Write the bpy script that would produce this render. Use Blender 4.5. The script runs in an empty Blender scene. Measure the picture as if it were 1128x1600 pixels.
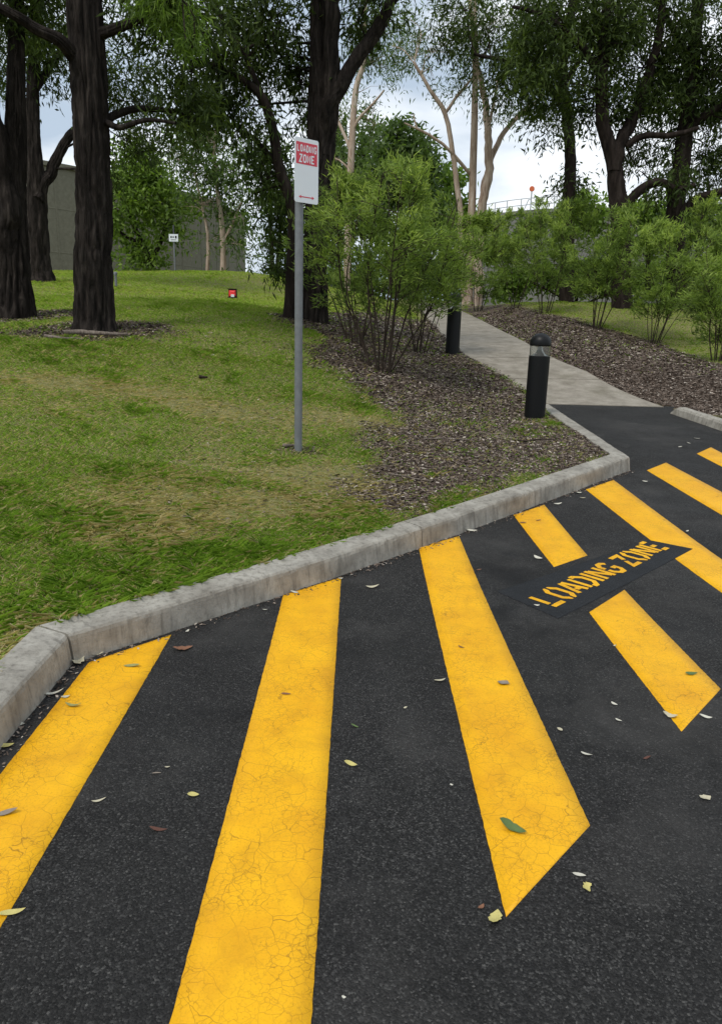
import bpy, math
import numpy as np
from mathutils import Matrix, Vector

rng = np.random.default_rng(11)
S = bpy.context.scene
COL = S.collection
R = math.radians

# ------------------------------------------------------------------ camera
W0, H0, FPX, EYE = 1128.0, 1600.0, 1150.0, 1.4
PITCH, ROLL = math.atan(300 / FPX), R(1.5)
fw = np.array([0, math.cos(PITCH), -math.sin(PITCH)])
_r0 = np.array([1.0, 0, 0]); _u0 = np.cross(_r0, fw)
cr = _r0 * math.cos(ROLL) + _u0 * math.sin(ROLL)
cu = -_r0 * math.sin(ROLL) + _u0 * math.cos(ROLL)
CAM = np.array([0, 0, EYE])
cd = bpy.data.cameras.new('camera'); co = bpy.data.objects.new('camera', cd); COL.objects.link(co)
co.matrix_world = Matrix(((cr[0], cu[0], -fw[0], 0), (cr[1], cu[1], -fw[1], 0), (cr[2], cu[2], -fw[2], EYE), (0, 0, 0, 1)))
cd.sensor_fit = 'VERTICAL'; cd.sensor_height = 36.0; cd.lens = 36.0 * FPX / H0
cd.clip_start = 0.05; cd.clip_end = 3000
S.camera = co

# ------------------------------------------------------------------ sky, sun, exposure
SUN_AZ, SUN_EL = R(216), R(55)            # compass angle the light comes from (behind, left), elevation
wd = bpy.data.worlds.new('World'); S.world = wd; wd.use_nodes = True
nt = wd.node_tree; N = nt.nodes; L = nt.links
N.clear()
out = N.new('ShaderNodeOutputWorld'); bg = N.new('ShaderNodeBackground'); bg.inputs['Strength'].default_value = 0.1
sky = N.new('ShaderNodeTexSky'); sky.sky_type = 'NISHITA'; sky.sun_disc = False
sky.sun_elevation = SUN_EL; sky.sun_rotation = SUN_AZ; sky.air_density = 1.2; sky.dust_density = 2.0
tc = N.new('ShaderNodeTexCoord')
mp = N.new('ShaderNodeMapping'); mp.inputs['Scale'].default_value = (1.0, 1.0, 2.6); mp.inputs['Location'].default_value = (1.9, 0.75, 0.4)
nz = N.new('ShaderNodeTexNoise'); nz.inputs['Scale'].default_value = 3.0; nz.inputs['Detail'].default_value = 7; nz.inputs['Roughness'].default_value = 0.5
rp = N.new('ShaderNodeValToRGB')
e = rp.color_ramp.elements; e[0].position = 0.42; e[0].color = (4.2, 5.05, 6.1, 1); e[1].position = 0.60; e[1].color = (8.8, 9.15, 9.5, 1)
mx = N.new('ShaderNodeMix'); mx.data_type = 'RGBA'; mx.inputs['Factor'].default_value = 0.9
L.new(tc.outputs['Generated'], mp.inputs['Vector']); L.new(mp.outputs['Vector'], nz.inputs['Vector']); L.new(nz.outputs['Fac'], rp.inputs['Fac'])
L.new(sky.outputs['Color'], mx.inputs['A']); L.new(rp.outputs['Color'], mx.inputs['B'])
L.new(mx.outputs['Result'], bg.inputs['Color']); L.new(bg.outputs['Background'], out.inputs['Surface'])
sl = bpy.data.lights.new('sun', 'SUN'); sl.energy = 1.5; sl.angle = R(14); sl.color = (1.0, 0.95, 0.88)
so = bpy.data.objects.new('sun', sl); COL.objects.link(so)
_to = Vector((math.sin(SUN_AZ) * math.cos(SUN_EL), math.cos(SUN_AZ) * math.cos(SUN_EL), math.sin(SUN_EL)))
so.rotation_euler = _to.to_track_quat('Z', 'Y').to_euler(); so.location = (-6, -8, 14)
S.view_settings.view_transform = 'Standard'; S.view_settings.look = 'None'
S.view_settings.exposure = 0.38; S.view_settings.gamma = 1.0; S.view_settings.use_curve_mapping = False
S.render.engine = 'CYCLES'
S.cycles.max_bounces = 6; S.cycles.diffuse_bounces = 3; S.cycles.glossy_bounces = 2; S.cycles.transmission_bounces = 4
S.cycles.transparent_max_bounces = 6; S.cycles.caustics_reflective = False; S.cycles.caustics_refractive = False
S.cycles.use_adaptive_sampling = True; S.cycles.use_denoising = True

# ------------------------------------------------------------------ survey helpers (photo pixel + distance -> place)
def ray(x, y): return fw + cr * (x - 564.0) / FPX - cu * (y - 800.0) / FPX
def at(x, y, Y):
    d = ray(x, y); return CAM + d * (Y / d[1])
def px(n, Y): return n * Y / FPX
def zroad(y): return 0.06 * 0.5 * np.log1p(np.exp((np.asarray(y, float) - 4.0) / 0.5))
def onroad(x, y, dz=0.0):
    d = ray(x, y); t = -EYE / d[2]
    for _ in range(40): t = (float(zroad(CAM[1] + d[1] * t)) + dz - EYE) / d[2]
    return CAM + d * t

# ------------------------------------------------------------------ land height: thin plate spline through surveyed spots
KA, KJ, KB = onroad(116, 1037), onroad(660, 855), onroad(984, 735)
KL = np.array([KA[0] - 0.02, -9.0, 0.0])
KC = at(858, 634, 9.9)
KR0 = at(1046, 642, 9.55); KR1 = at(1128, 668, 8.45); KR2 = KR1 + (KR1 - KR0) * 6
ctrl = [at(466, 705, 5.85), at(148, 515, 9.5), at(30, 495, 10.8), at(65, 440, 17.8), at(240, 425, 24.5), at(60, 424, 24.5), at(400, 428, 24.5),
        at(480, 498, 12.5), at(590, 575, 9.8), at(835, 657, 8.84), at(706, 555, 12.9), at(861, 633, 10), at(1036, 636, 10), at(849, 550, 12.9),
        at(720, 550, 12.9), at(668, 498, 22), at(745, 498, 22), at(684, 477, 30), at(1020, 537, 16.8), at(930, 512, 17.7), at(850, 490, 20.8), at(805, 478, 23.3),
        (9.0, 10.5, .75), (12, 16, 1.3), (24, 26, 2.1), (10, 30, 2.2), (22, 45, 2.4), (3, 45, 2.4), (-12, 42, 3.0), (-34, 40, 3.2), (-26, 20, 2.7), (-10, 5, .75), (-16, 12, 1.7), (-9, -6, .2), (-5, -6, .15)]
for a, b, n in ((KL, KA, 7), (KA, KB, 7), (KB, KC, 4), (KR0, KR1, 3)):
    for t in np.linspace(0, 1, n):
        p = a + (b - a) * t; ctrl.append((p[0] - (0.15 if a is KL or a is KA else (-.12 if a is KR0 else .08)), p[1] + (0.12 if a is KA or a is KR0 else 0), float(zroad(p[1])) + (0.115 if a is not KB else 0.115 - .07 * t)))
ctrl = np.array([list(map(float, c)) for c in ctrl])
def _U(r2): return 0.5 * r2 * np.log(r2 + 1e-9)
_n = len(ctrl)
_K = _U(((ctrl[:, None, :2] - ctrl[None, :, :2]) ** 2).sum(-1)) + np.eye(_n) * 0.15
_Pm = np.c_[np.ones(_n), ctrl[:, :2]]
_A = np.block([[_K, _Pm], [_Pm.T, np.zeros((3, 3))]])
_w = np.linalg.solve(_A, np.r_[ctrl[:, 2], 0, 0, 0])
def land(x, y):
    x = np.asarray(x, float); y = np.asarray(y, float); sh = x.shape; x = x.ravel(); y = y.ravel()
    o = np.empty(len(x))
    for i in range(0, len(x), 20000):
        X = x[i:i + 20000]; Y = y[i:i + 20000]
        cx = np.clip(X, -38, 30); cy = np.clip(Y, -9, 46)
        z = _w[_n] + _w[_n + 1] * cx + _w[_n + 2] * cy + _U((cx[:, None] - ctrl[None, :, 0]) ** 2 + (cy[:, None] - ctrl[None, :, 1]) ** 2) @ _w[:_n]
        dd = np.hypot(X - cx, Y - cy); o[i:i + 20000] = z + (1.6 - z) * (1 - np.exp(-dd / 60))
    return o.reshape(sh)
def onland(x, y):
    d = ray(x, y); ts = np.concatenate([np.arange(2, 14, .03), np.arange(14, 60, .1)]) / d[1]
    p = CAM[None] + d[None] * ts[:, None]; h = p[:, 2] - land(p[:, 0], p[:, 1])
    k = np.where(h <= 0)[0]
    return p[k[0]] if len(k) else p[-1]

def sdist(x, y, poly):
    """signed distance to a closed polygon (negative inside)"""
    x = np.asarray(x, float); y = np.asarray(y, float)
    P = np.asarray(poly, float)[:, :2]; dmin = np.full(x.shape, 1e9); inside = np.zeros(x.shape, bool)
    for i in range(len(P)):
        a = P[i]; b = P[(i + 1) % len(P)]; e = b - a
        t = np.clip(((x - a[0]) * e[0] + (y - a[1]) * e[1]) / (e @ e + 1e-12), 0, 1)
        dmin = np.minimum(dmin, np.hypot(x - a[0] - t * e[0], y - a[1] - t * e[1]))
        c = ((a[1] > y) != (b[1] > y)) & (x < (b[0] - a[0]) * (y - a[1]) / (b[1] - a[1] + 1e-12) + a[0])
        inside ^= c
    return np.where(inside, -dmin, dmin)

class VNoise:
    def __init__(s, seed, n=64): s.t = np.random.default_rng(seed).random((n, n)); s.n = n
    def __call__(s, x, y):
        x = np.asarray(x, float); y = np.asarray(y, float)
        i = np.floor(x).astype(int); j = np.floor(y).astype(int); u = x - i; v = y - j
        u = u * u * (3 - 2 * u); v = v * v * (3 - 2 * v); n = s.n; t = s.t
        return (t[i % n, j % n] * (1 - u) + t[(i + 1) % n, j % n] * u) * (1 - v) + (t[i % n, (j + 1) % n] * (1 - u) + t[(i + 1) % n, (j + 1) % n] * u) * v
    def f(s, x, y, o=3): return sum(s(x * 2 ** k, y * 2 ** k) * .5 ** k for k in range(o)) / sum(.5 ** k for k in range(o))
vn = VNoise(3)

# ------------------------------------------------------------------ mesh helpers
def mesh(name, V, F, mat=None, smooth=False, tint=None):
    """V (n,3); F either (m,k) array or list of tuples; tint per-vertex float stored as attribute 'tint'"""
    me = bpy.data.meshes.new(name); V = np.asarray(V, np.float32)
    if isinstance(F, np.ndarray):
        m, k = F.shape
        me.vertices.add(len(V)); me.vertices.foreach_set('co', V.ravel())
        me.loops.add(m * k); me.loops.foreach_set('vertex_index', F.astype(np.int32).ravel())
        me.polygons.add(m); me.polygons.foreach_set('loop_start', np.arange(0, m * k, k, dtype=np.int32))
        me.update(calc_edges=True)
    else:
        me.from_pydata(V.tolist(), [], F)
    if smooth: me.polygons.foreach_set('use_smooth', np.ones(len(me.polygons), bool))
    if tint is not None:
        a = me.attributes.new('tint', 'FLOAT', 'POINT'); a.data.foreach_set('value', np.asarray(tint, np.float32))
    if mat: me.materials.append(mat)
    me.update()
    return me
def link(name, me, parent=None, loc=None):
    o = bpy.data.objects.new(name, me); COL.objects.link(o)
    if parent is not None: o.parent = parent
    if loc is not None: o.location = loc
    return o
def tag(o, label=None, cat=None, group=None, kind=None):
    if label: o['label'] = label
    if cat: o['category'] = cat
    if group: o['group'] = group
    if kind: o['kind'] = kind
    return o
def thing(name, label, cat, loc=(0, 0, 0), group=None, rz=0):
    o = bpy.data.objects.new(name, None); COL.objects.link(o); o.location = loc; o.rotation_euler = (0, 0, rz); o.empty_display_size = .1
    return tag(o, label, cat, group)
class MB:
    """collects faces of one part"""
    def __init__(s): s.v = []; s.f = []; s.n = 0
    def add(s, V, F):
        V = np.asarray(V, float); s.v.append(V); s.f += [tuple(int(i) + s.n for i in f) for f in F]; s.n += len(V)
    def build(s, name, mat, parent=None, smooth=False): return link(name, mesh(name, np.concatenate(s.v), s.f, mat, smooth), parent)
def lathe(prof, n=32, c=(0, 0)):
    V = []; F = []
    for r, z in prof:
        for i in range(n): a = 2 * math.pi * i / n; V.append((c[0] + r * math.cos(a), c[1] + r * math.sin(a), z))
    for k in range(len(prof) - 1):
        for i in range(n): j = (i + 1) % n; F.append((k * n + i, k * n + j, (k + 1) * n + j, (k + 1) * n + i))
    return V, F
def box(x0, x1, y0, y1, z0, z1):
    V = [(x, y, z) for z in (z0, z1) for y in (y0, y1) for x in (x0, x1)]
    return V, [(0, 2, 3, 1), (4, 5, 7, 6), (0, 1, 5, 4), (2, 6, 7, 3), (0, 4, 6, 2), (1, 3, 7, 5)]
def catmull(P, step):
    P = np.asarray(P, float); out = []
    for i in range(len(P) - 1):
        p0 = P[max(i - 1, 0)]; p1 = P[i]; p2 = P[i + 1]; p3 = P[min(i + 2, len(P) - 1)]
        n = max(2, int(np.linalg.norm((p2 - p1)[:3]) / step))
        for t in np.arange(n) / n:
            out.append(.5 * (2 * p1 + (p2 - p0) * t + (2 * p0 - 5 * p1 + 4 * p2 - p3) * t * t + (3 * p1 - p0 - 3 * p2 + p3) * t ** 3))
    out.append(P[-1]); return np.array(out)
def tube(path, rad, n=8, ridge=0.0, seed=0, fz=2.2):
    """skinned tube along a path; ridge = depth of bark furrows as share of the radius"""
    path = np.asarray(path, float); rad = np.asarray(rad, float); m = len(path)
    T = np.gradient(path, axis=0); T /= np.linalg.norm(T, axis=1)[:, None] + 1e-9
    ref = np.array([.13, 1, .07]) if abs(T[0][1]) < .9 else np.array([1, 0, 0.])
    A = np.cross(T, ref); A /= np.linalg.norm(A, axis=1)[:, None] + 1e-9; B = np.cross(T, A)
    th = 2 * math.pi * np.arange(n) / n
    rr = np.repeat(rad[:, None], n, 1)
    if ridge:
        s = np.r_[0, np.cumsum(np.linalg.norm(np.diff(path, axis=0), axis=1))][:, None]
        vv = VNoise(seed + 50, 96); nf = 30
        thw = th[None] / (2 * math.pi) * nf + .8 * vv(s * 2.2 + 7, np.zeros_like(s) + 3.3)
        a = vv(np.mod(thw, nf) * 1.0, s * fz); b = vv(np.mod(thw * 2, nf * 2) + 31, s * fz * 2.2 + 9)
        q = np.abs(a - .5) * 2; q2 = np.abs(b - .5) * 2
        rr = rr * (1 - ridge * (1 - np.clip(q * 1.9, 0, 1)) - .5 * ridge * (1 - np.clip(q2 * 1.8, 0, 1)) + .10 * (vv(np.cos(th)[None] * 2 + 5, np.sin(th)[None] * 2 + s * .8) - .5))
    V = path[:, None] + rr[..., None] * (np.cos(th)[None, :, None] * A[:, None] + np.sin(th)[None, :, None] * B[:, None])
    i = np.arange(m - 1)[:, None] * n; j = np.arange(n)[None]; k = (j + 1) % n
    F = np.stack([i + j, i + k, i + n + k, i + n + j], -1).reshape(-1, 4)
    return V.reshape(-1, 3), F

# ------------------------------------------------------------------ materials
def new_mat(name, rough=.8, spec=.3):
    m = bpy.data.materials.new(name); m.use_nodes = True; t = m.node_tree
    b = t.nodes['Principled BSDF']; b.inputs['Roughness'].default_value = rough; b.inputs['Specular IOR Level'].default_value = spec
    return m, t, b
class G:
    """tiny node-graph shorthand"""
    def __init__(s, t): s.t = t; s.o = {}
    def n(s, k, **kw):
        x = s.t.nodes.new('ShaderNode' + k)
        for a, v in kw.items(): setattr(x, a, v)
        return x
    def l(s, a, b): s.t.links.new(a, b)
    def pos(s, scale=(1, 1, 1), obj=False):
        if obj: src = s.n('TexCoord').outputs['Object']
        else: src = s.n('NewGeometry').outputs['Position']
        m = s.n('Mapping'); m.inputs['Scale'].default_value = scale; s.l(src, m.inputs['Vector']); return m.outputs['Vector']
    def noise(s, vec, scale, detail=4, rough=.55, dist=0):
        x = s.n('TexNoise'); x.inputs['Scale'].default_value = scale; x.inputs['Detail'].default_value = detail; x.inputs['Roughness'].default_value = rough; x.inputs['Distortion'].default_value = dist
        s.l(vec, x.inputs['Vector']); return x.outputs['Fac']
    def vor(s, vec, scale, feature='F1', out='Distance', rnd=1):
        x = s.n('TexVoronoi', feature=feature); x.inputs['Scale'].default_value = scale; x.inputs['Randomness'].default_value = rnd; s.l(vec, x.inputs['Vector']); return x.outputs[out]
    def ramp(s, fac, *st):
        x = s.n('ValToRGB'); e = x.color_ramp.elements
        while len(e) < len(st): e.new(.5)
        for el, (p, c) in zip(e, st): el.position = p; el.color = (*c, 1) if isinstance(c, tuple) else (c, c, c, 1)
        s.l(fac, x.inputs['Fac']); return x.outputs['Color']
    def mix(s, f, a, b, mode='MIX'):
        x = s.n('Mix', data_type='RGBA', blend_type=mode)
        for sk, v in (('Factor', f), ('A', a), ('B', b)):
            if isinstance(v, (int, float)): x.inputs[sk].default_value = v if sk == 'Factor' else (v, v, v, 1)
            elif isinstance(v, tuple): x.inputs[sk].default_value = (*v, 1)
            else: s.l(v, x.inputs[sk])
        return x.outputs['Result']
    def math(s, op, a, b=0.):
        x = s.n('Math', operation=op)
        for i, v in enumerate((a, b)):
            if isinstance(v, (int, float)): x.inputs[i].default_value = v
            else: s.l(v, x.inputs[i])
        return x.outputs[0]
    def warp(s, vec, scale, amt):
        x = s.n('TexNoise'); x.inputs['Scale'].default_value = scale; x.inputs['Detail'].default_value = 3; s.l(vec, x.inputs['Vector'])
        a = s.n('VectorMath', operation='SUBTRACT'); s.l(x.outputs['Color'], a.inputs[0]); a.inputs[1].default_value = (.5, .5, .5)
        b = s.n('VectorMath', operation='SCALE'); s.l(a.outputs[0], b.inputs[0]); b.inputs['Scale'].default_value = amt
        c = s.n('VectorMath', operation='ADD'); s.l(vec, c.inputs[0]); s.l(b.outputs[0], c.inputs[1]); return c.outputs[0]
    def bump(s, h, bsdf, strength=.4, dist=.01):
        x = s.n('Bump'); x.inputs['Strength'].default_value = strength; x.inputs['Distance'].default_value = dist
        s.l(h, x.inputs['Height']); s.l(x.outputs['Normal'], bsdf.inputs['Normal'])
    def attr(s, name): x = s.n('Attribute', attribute_name=name); return x.outputs['Fac']

def plain(name, col, rough=.6, spec=.4, var=.12, scale=30, metal=0, bump=0):
    m, t, b = new_mat(name, rough, spec); g = G(t); v = g.pos()
    f = g.noise(v, scale, 4)
    g.l(g.mix(f, tuple(c * (1 - var) for c in col), tuple(min(1, c * (1 + var)) for c in col)), b.inputs['Base Color'])
    b.inputs['Metallic'].default_value = metal
    if bump: g.bump(f, b, bump, .003)
    return m

def mat_asphalt():
    m, t, b = new_mat('asphalt', .78, .22); g = G(t); v = g.pos()
    big = g.noise(g.warp(v, .8, .6), .75, 5, .6); mid = g.noise(v, 6, 5, .65)
    st = g.vor(v, 200, 'F1', 'Color'); sd = g.vor(v, 200); sf = g.vor(v, 420)
    sp = g.n('SeparateColor'); g.l(st, sp.inputs[0])
    base = g.ramp(mid, (.3, (.0125, .0122, .0117)), (.7, (.022, .0214, .0205)))
    stone = g.ramp(sp.outputs[0], (.0, (.007, .0068, .0065)), (.45, (.017, .0165, .0158)), (.86, (.036, .035, .0335)), (.985, (.078, .076, .072)))
    worn = g.ramp(big, (.36, .4), (.62, 1.0))
    c = g.mix(worn, base, stone)
    c = g.mix(g.ramp(sp.outputs[1], (.980, .0), (.996, .5)), c, (.15, .145, .135))
    dust = g.ramp(g.noise(g.warp(v, 1.3, .7), 1.25, 6, .62), (.50, .0), (.70, .62))
    c = g.mix(dust, c, (.064, .061, .057))
    oil = g.ramp(g.noise(v, 1.9, 3, .5), (.28, .75), (.40, .0))
    c = g.mix(oil, c, (.0055, .0055, .0058))
    g.l(c, b.inputs['Base Color'])
    h = g.math('ADD', g.math('MULTIPLY', sd, -1.0), g.math('ADD', g.math('MULTIPLY', sf, -.4), g.math('MULTIPLY', g.noise(v, 90, 4), .7)))
    g.bump(h, b, .8, .005)
    g.l(g.ramp(g.noise(v, 2.1, 4), (.3, .62), (.7, .9)), b.inputs['Roughness'])
    return m
def mat_yellow():
    m, t, b = new_mat('yellow_paint', .55, .35); g = G(t); v = g.pos()
    w = g.warp(v, 9, .05)
    cr1 = g.vor(w, 15, 'DISTANCE_TO_EDGE'); cr2 = g.vor(g.warp(v, 30, .03), 42, 'DISTANCE_TO_EDGE')
    dens = g.noise(v, 2.4, 3); dens2 = g.noise(v, 5.1, 3)
    k1 = g.math('MULTIPLY', g.ramp(cr1, (.0, 1.), (.011, .0)), g.ramp(dens, (.36, .0), (.52, .95)))
    k2 = g.math('MULTIPLY', g.ramp(cr2, (.0, 1.), (.04, .0)), g.ramp(dens2, (.42, .0), (.58, .75)))
    crk = g.math('MAXIMUM', k1, k2)
    col = g.ramp(g.noise(v, 3.2, 5, .62), (.3, (.72, .345, .002)), (.62, (.83, .435, .002)))
    grime = g.ramp(g.noise(g.warp(v, 4, .2), 6, 6, .7), (.50, .0), (.78, .45))
    col = g.mix(grime, col, (.42, .20, .006))
    fleck = g.ramp(g.noise(v, 90, 3, .7), (.68, .0), (.76, .6))
    col = g.mix(fleck, col, (.25, .13, .01))
    col = g.mix(g.math('MULTIPLY', crk, .8), col, (.22, .10, .008))
    col = g.mix(g.ramp(g.vor(v, 170, 'F1', 'Distance'), (.55, .0), (.9, .3)), col, (.45, .21, .004))
    wornp = g.math('MULTIPLY', g.ramp(g.noise(v, 130, 4, .75), (.62, .0), (.70, .9)), g.ramp(g.noise(v, 1.7, 3), (.5, .0), (.68, 1.)))
    col = g.mix(wornp, col, (.05, .04, .02))
    g.l(col, b.inputs['Base Color'])
    h = g.math('SUBTRACT', g.math('MULTIPLY', g.noise(v, 190, 3), .5), crk)
    g.bump(h, b, .4, .004); return m
def mat_patch():
    m, t, b = new_mat('black_paint', .7, .25); g = G(t); v = g.pos()
    c = g.ramp(g.noise(v, 6, 5, .6), (.3, (.0095, .0108, .0125)), (.7, (.016, .0175, .020)))
    sp = g.n('SeparateColor'); g.l(g.vor(v, 170, 'F1', 'Color'), sp.inputs[0])
    c = g.mix(g.ramp(sp.outputs[0], (.8, .0), (1., .6)), c, (.04, .041, .043))
    g.l(c, b.inputs['Base Color']); g.bump(g.math('ADD', g.noise(v, 90, 4), g.math('MULTIPLY', g.vor(v, 170), -1.)), b, .7, .005)
    return m
def mat_concrete(name, lo, hi, streak=0.0, moss=0.0):
    m, t, b = new_mat(name, .88, .2); g = G(t); v = g.pos()
    f = g.noise(v, 5, 8, .65); c = g.ramp(f, (.3, lo), (.68, hi))
    c = g.mix(g.ramp(g.noise(v, 55, 5, .7), (.5, .0), (.75, .5)), c, tuple(x * .6 for x in lo))
    if streak:
        s = g.noise(g.pos((32, 32, 2.2)), 1.0, 4, .6)
        c = g.mix(g.ramp(s, (.5, .0), (.74, streak)), c, (.07, .062, .05))
        s2 = g.noise(g.warp(v, 2.5, .4), 2.6, 5, .6)
        c = g.mix(g.ramp(s2, (.54, .0), (.74, .55)), c, (.11, .102, .088))
    if moss:
        c = g.mix(g.ramp(g.noise(v, 2.2, 5, .6), (.5, .0), (.72, moss)), c, (.10, .09, .055))
    g.l(c, b.inputs['Base Color'])
    g.bump(g.math('ADD', g.noise(v, 120, 4, .7), g.math('MULTIPLY', f, .8)), b, .5, .006); return m
def mat_ground():
    m, t, b = new_mat('soil', .95, .1); g = G(t); v = g.pos()
    mu = g.attr('tint')
    gr = g.ramp(g.noise(v, 14, 6, .7), (.3, (.10, .12, .035)), (.55, (.20, .19, .075)), (.75, (.33, .27, .15)))
    ch = g.vor(g.warp(v, 20, .03), 38, 'F1', 'Color'); sp = g.n('SeparateColor'); g.l(ch, sp.inputs[0])
    so_ = g.ramp(sp.outputs[0], (.0, (.03, .019, .012)), (.5, (.105, .076, .058)), (.85, (.19, .15, .12)), (1., (.36, .31, .26)))
    so_ = g.mix(g.ramp(g.noise(v, 3, 4), (.4, .0), (.7, .7)), so_, (.05, .034, .024))
    g.l(g.mix(mu, gr, so_), b.inputs['Base Color'])
    g.bump(g.math('ADD', g.noise(v, 60, 5, .7), g.vor(v, 38)), b, .8, .02); return m
def mat_tint(name, stops, rough=.65, spec=.25, transl=0.0, tcol=None):
    m, t, b = new_mat(name, rough, spec); g = G(t)
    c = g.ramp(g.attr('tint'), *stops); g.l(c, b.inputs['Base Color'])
    if transl:
        tr = g.n('BsdfTranslucent'); g.l(g.mix(1., c, tcol or (1.3, 1.5, .5), 'MULTIPLY'), tr.inputs['Color'])
        mxs = g.n('MixShader'); mxs.inputs[0].default_value = transl
        g.l(b.outputs[0], mxs.inputs[1]); g.l(tr.outputs[0], mxs.inputs[2]); g.l(mxs.outputs[0], t.nodes['Material Output'].inputs['Surface'])
    return m
def mat_bark(name, lo, mid, hi, sc=1.0, bump=.8):
    m, t, b = new_mat(name, .95, .1); g = G(t)
    v = g.pos((14 * sc, 14 * sc, 2.6 * sc)); f = g.noise(v, 1.0, 7, .65, .6); f2 = g.noise(g.pos((60 * sc, 60 * sc, 18 * sc)), 1.0, 4, .6)
    c = g.ramp(f, (.32, lo), (.52, mid), (.72, hi)); c = g.mix(g.ramp(f2, (.6, .0), (.75, .5)), c, hi)
    g.l(c, b.inputs['Base Color']); g.bump(g.math('ADD', f, g.math('MULTIPLY', f2, .5)), b, bump, .03); return m
M = {}
M['asphalt'] = mat_asphalt(); M['yellow'] = mat_yellow(); M['patch'] = mat_patch()
M['kerb'] = mat_concrete('kerb_concrete', (.205, .188, .158), (.40, .38, .33), .6)
M['path'] = mat_concrete('path_concrete', (.19, .168, .135), (.33, .30, .25), 0, .45)
M['soil'] = mat_ground()
M['grass'] = mat_tint('grass_blade', ((.0, (.12, .22, .032)), (.3, (.225, .38, .052)), (.55, (.39, .56, .082)), (.72, (.46, .45, .15)), (.86, (.62, .52, .29)), (1., (.76, .66, .45))), .6, .2, .45, (1.1, 1.15, .8))
M['chip'] = mat_tint('bark_chip', ((.0, (.042, .031, .024)), (.45, (.148, .112, .088)), (.8, (.27, .22, .18)), (1., (.54, .48, .41))), .9, .15)
M['leaf_dark'] = mat_tint('dark_gum_leaf', ((.0, (.018, .029, .009)), (.6, (.052, .080, .022)), (1., (.11, .155, .04))), .6, .12, .36, (1.4, 1.5, .5))
M['leaf_mid'] = mat_tint('grey_green_leaf', ((.0, (.042, .068, .024)), (.6, (.10, .155, .050)), (1., (.18, .25, .08))), .55, .2, .42)
M['leaf_bright'] = mat_tint('fresh_green_leaf', ((.0, (.06, .10, .02)), (.6, (.155, .24, .045)), (1., (.26, .35, .08))), .55, .2, .42)
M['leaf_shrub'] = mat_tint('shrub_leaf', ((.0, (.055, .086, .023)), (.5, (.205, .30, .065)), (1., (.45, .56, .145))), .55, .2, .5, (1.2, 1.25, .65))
M['bark'] = mat_bark('furrowed_dark_bark', (.007, .006, .005), (.024, .0195, .017), (.066, .055, .047))
M['bark_far'] = mat_bark('dark_bark', (.009, .007, .006), (.024, .018, .015), (.050, .040, .034), .6)
M['bark_gum'] = mat_bark('smooth_pale_bark', (.24, .17, .125), (.44, .345, .27), (.60, .53, .45), .5, .2)
M['stem'] = mat_bark('shrub_stem', (.020, .015, .011), (.045, .034, .026), (.09, .072, .058), 2.0, .3)
M['galv'] = plain('galvanised_steel', (.17, .182, .19), .55, .4, .35, 24, .2, .1)
M['white'] = plain('white_sheet', (.74, .79, .83), .35, .5, .03, 8)
M['red'] = plain('red_print', (.62, .045, .075), .4, .5, .06, 10)
M['black'] = plain('black_powder_coat', (.006, .0065, .007), .42, .22, .2, 50)
M['alu'] = plain('reflector', (.5, .5, .48), .3, .5, .05, 40, .8)
M['tank'] = mat_concrete('tank_wall', (.14, .134, .10), (.19, .183, .14))
M['tank_far'] = mat_concrete('far_tank_wall', (.15, .15, .14), (.21, .21, .195))
M['rail'] = plain('rail_steel', (.38, .40, .42), .5, .4, .1)
M['orange'] = plain('orange_disc', (.62, .14, .05), .5, .4, .08)
M['redlamp'] = plain('red_front', (.75, .03, .03), .35, .5, .08)
gm, gt, gb = new_mat('clear_lens', .08, .5); gb.inputs['Transmission Weight'].default_value = .92; gb.inputs['Base Color'].default_value = (.86, .88, .86, 1); gb.inputs['IOR'].default_value = 1.18
M['lens'] = gm

# ================================================================== SETTING
# ---- road polygon, path edges, planting beds
ROAD = np.array([KL, KA, KB, KC, at(1036, 636, 10), KR0, KR1, KR2, (24, -9, 0)])[:, :2]
pathL = [at(856, 634, 10), at(790, 593, 11.3), at(720, 550, 12.9), at(690, 522, 16.4), at(668, 498, 22), at(652, 476, 30), at(640, 466, 38)]
pathR = [at(1038, 637, 10), at(945, 594, 11.2), at(855, 551, 12.9), at(800, 526, 16), at(745, 498, 22), at(700, 477, 30), at(676, 466, 38)]
pathL = catmull(pathL, .3); pathR = catmull(pathR, .3)
def resample(P, n):
    s = np.r_[0, np.cumsum(np.linalg.norm(np.diff(P, axis=0), axis=1))]; t = np.linspace(0, s[-1], n)
    return np.c_[[np.interp(t, s, P[:, k]) for k in range(3)]].T
NP = 20 * 8 + 1
pathL = resample(pathL, NP); pathR = resample(pathR, NP)
for P_ in (pathL, pathR): P_[:, 2] = np.convolve(np.pad(P_[:, 2], 12, 'edge'), np.ones(25) / 25, 'valid')
_bl = np.clip(1 - np.arange(NP) / 10, 0, 1)
for P_ in (pathL, pathR): P_[:, 2] = P_[:, 2] * (1 - _bl) + (zroad(P_[:, 1]) - .012) * _bl
PATH = np.r_[pathL[::8, :2], pathR[::-8, :2]]
_pc = (pathL + pathR) / 2
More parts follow.
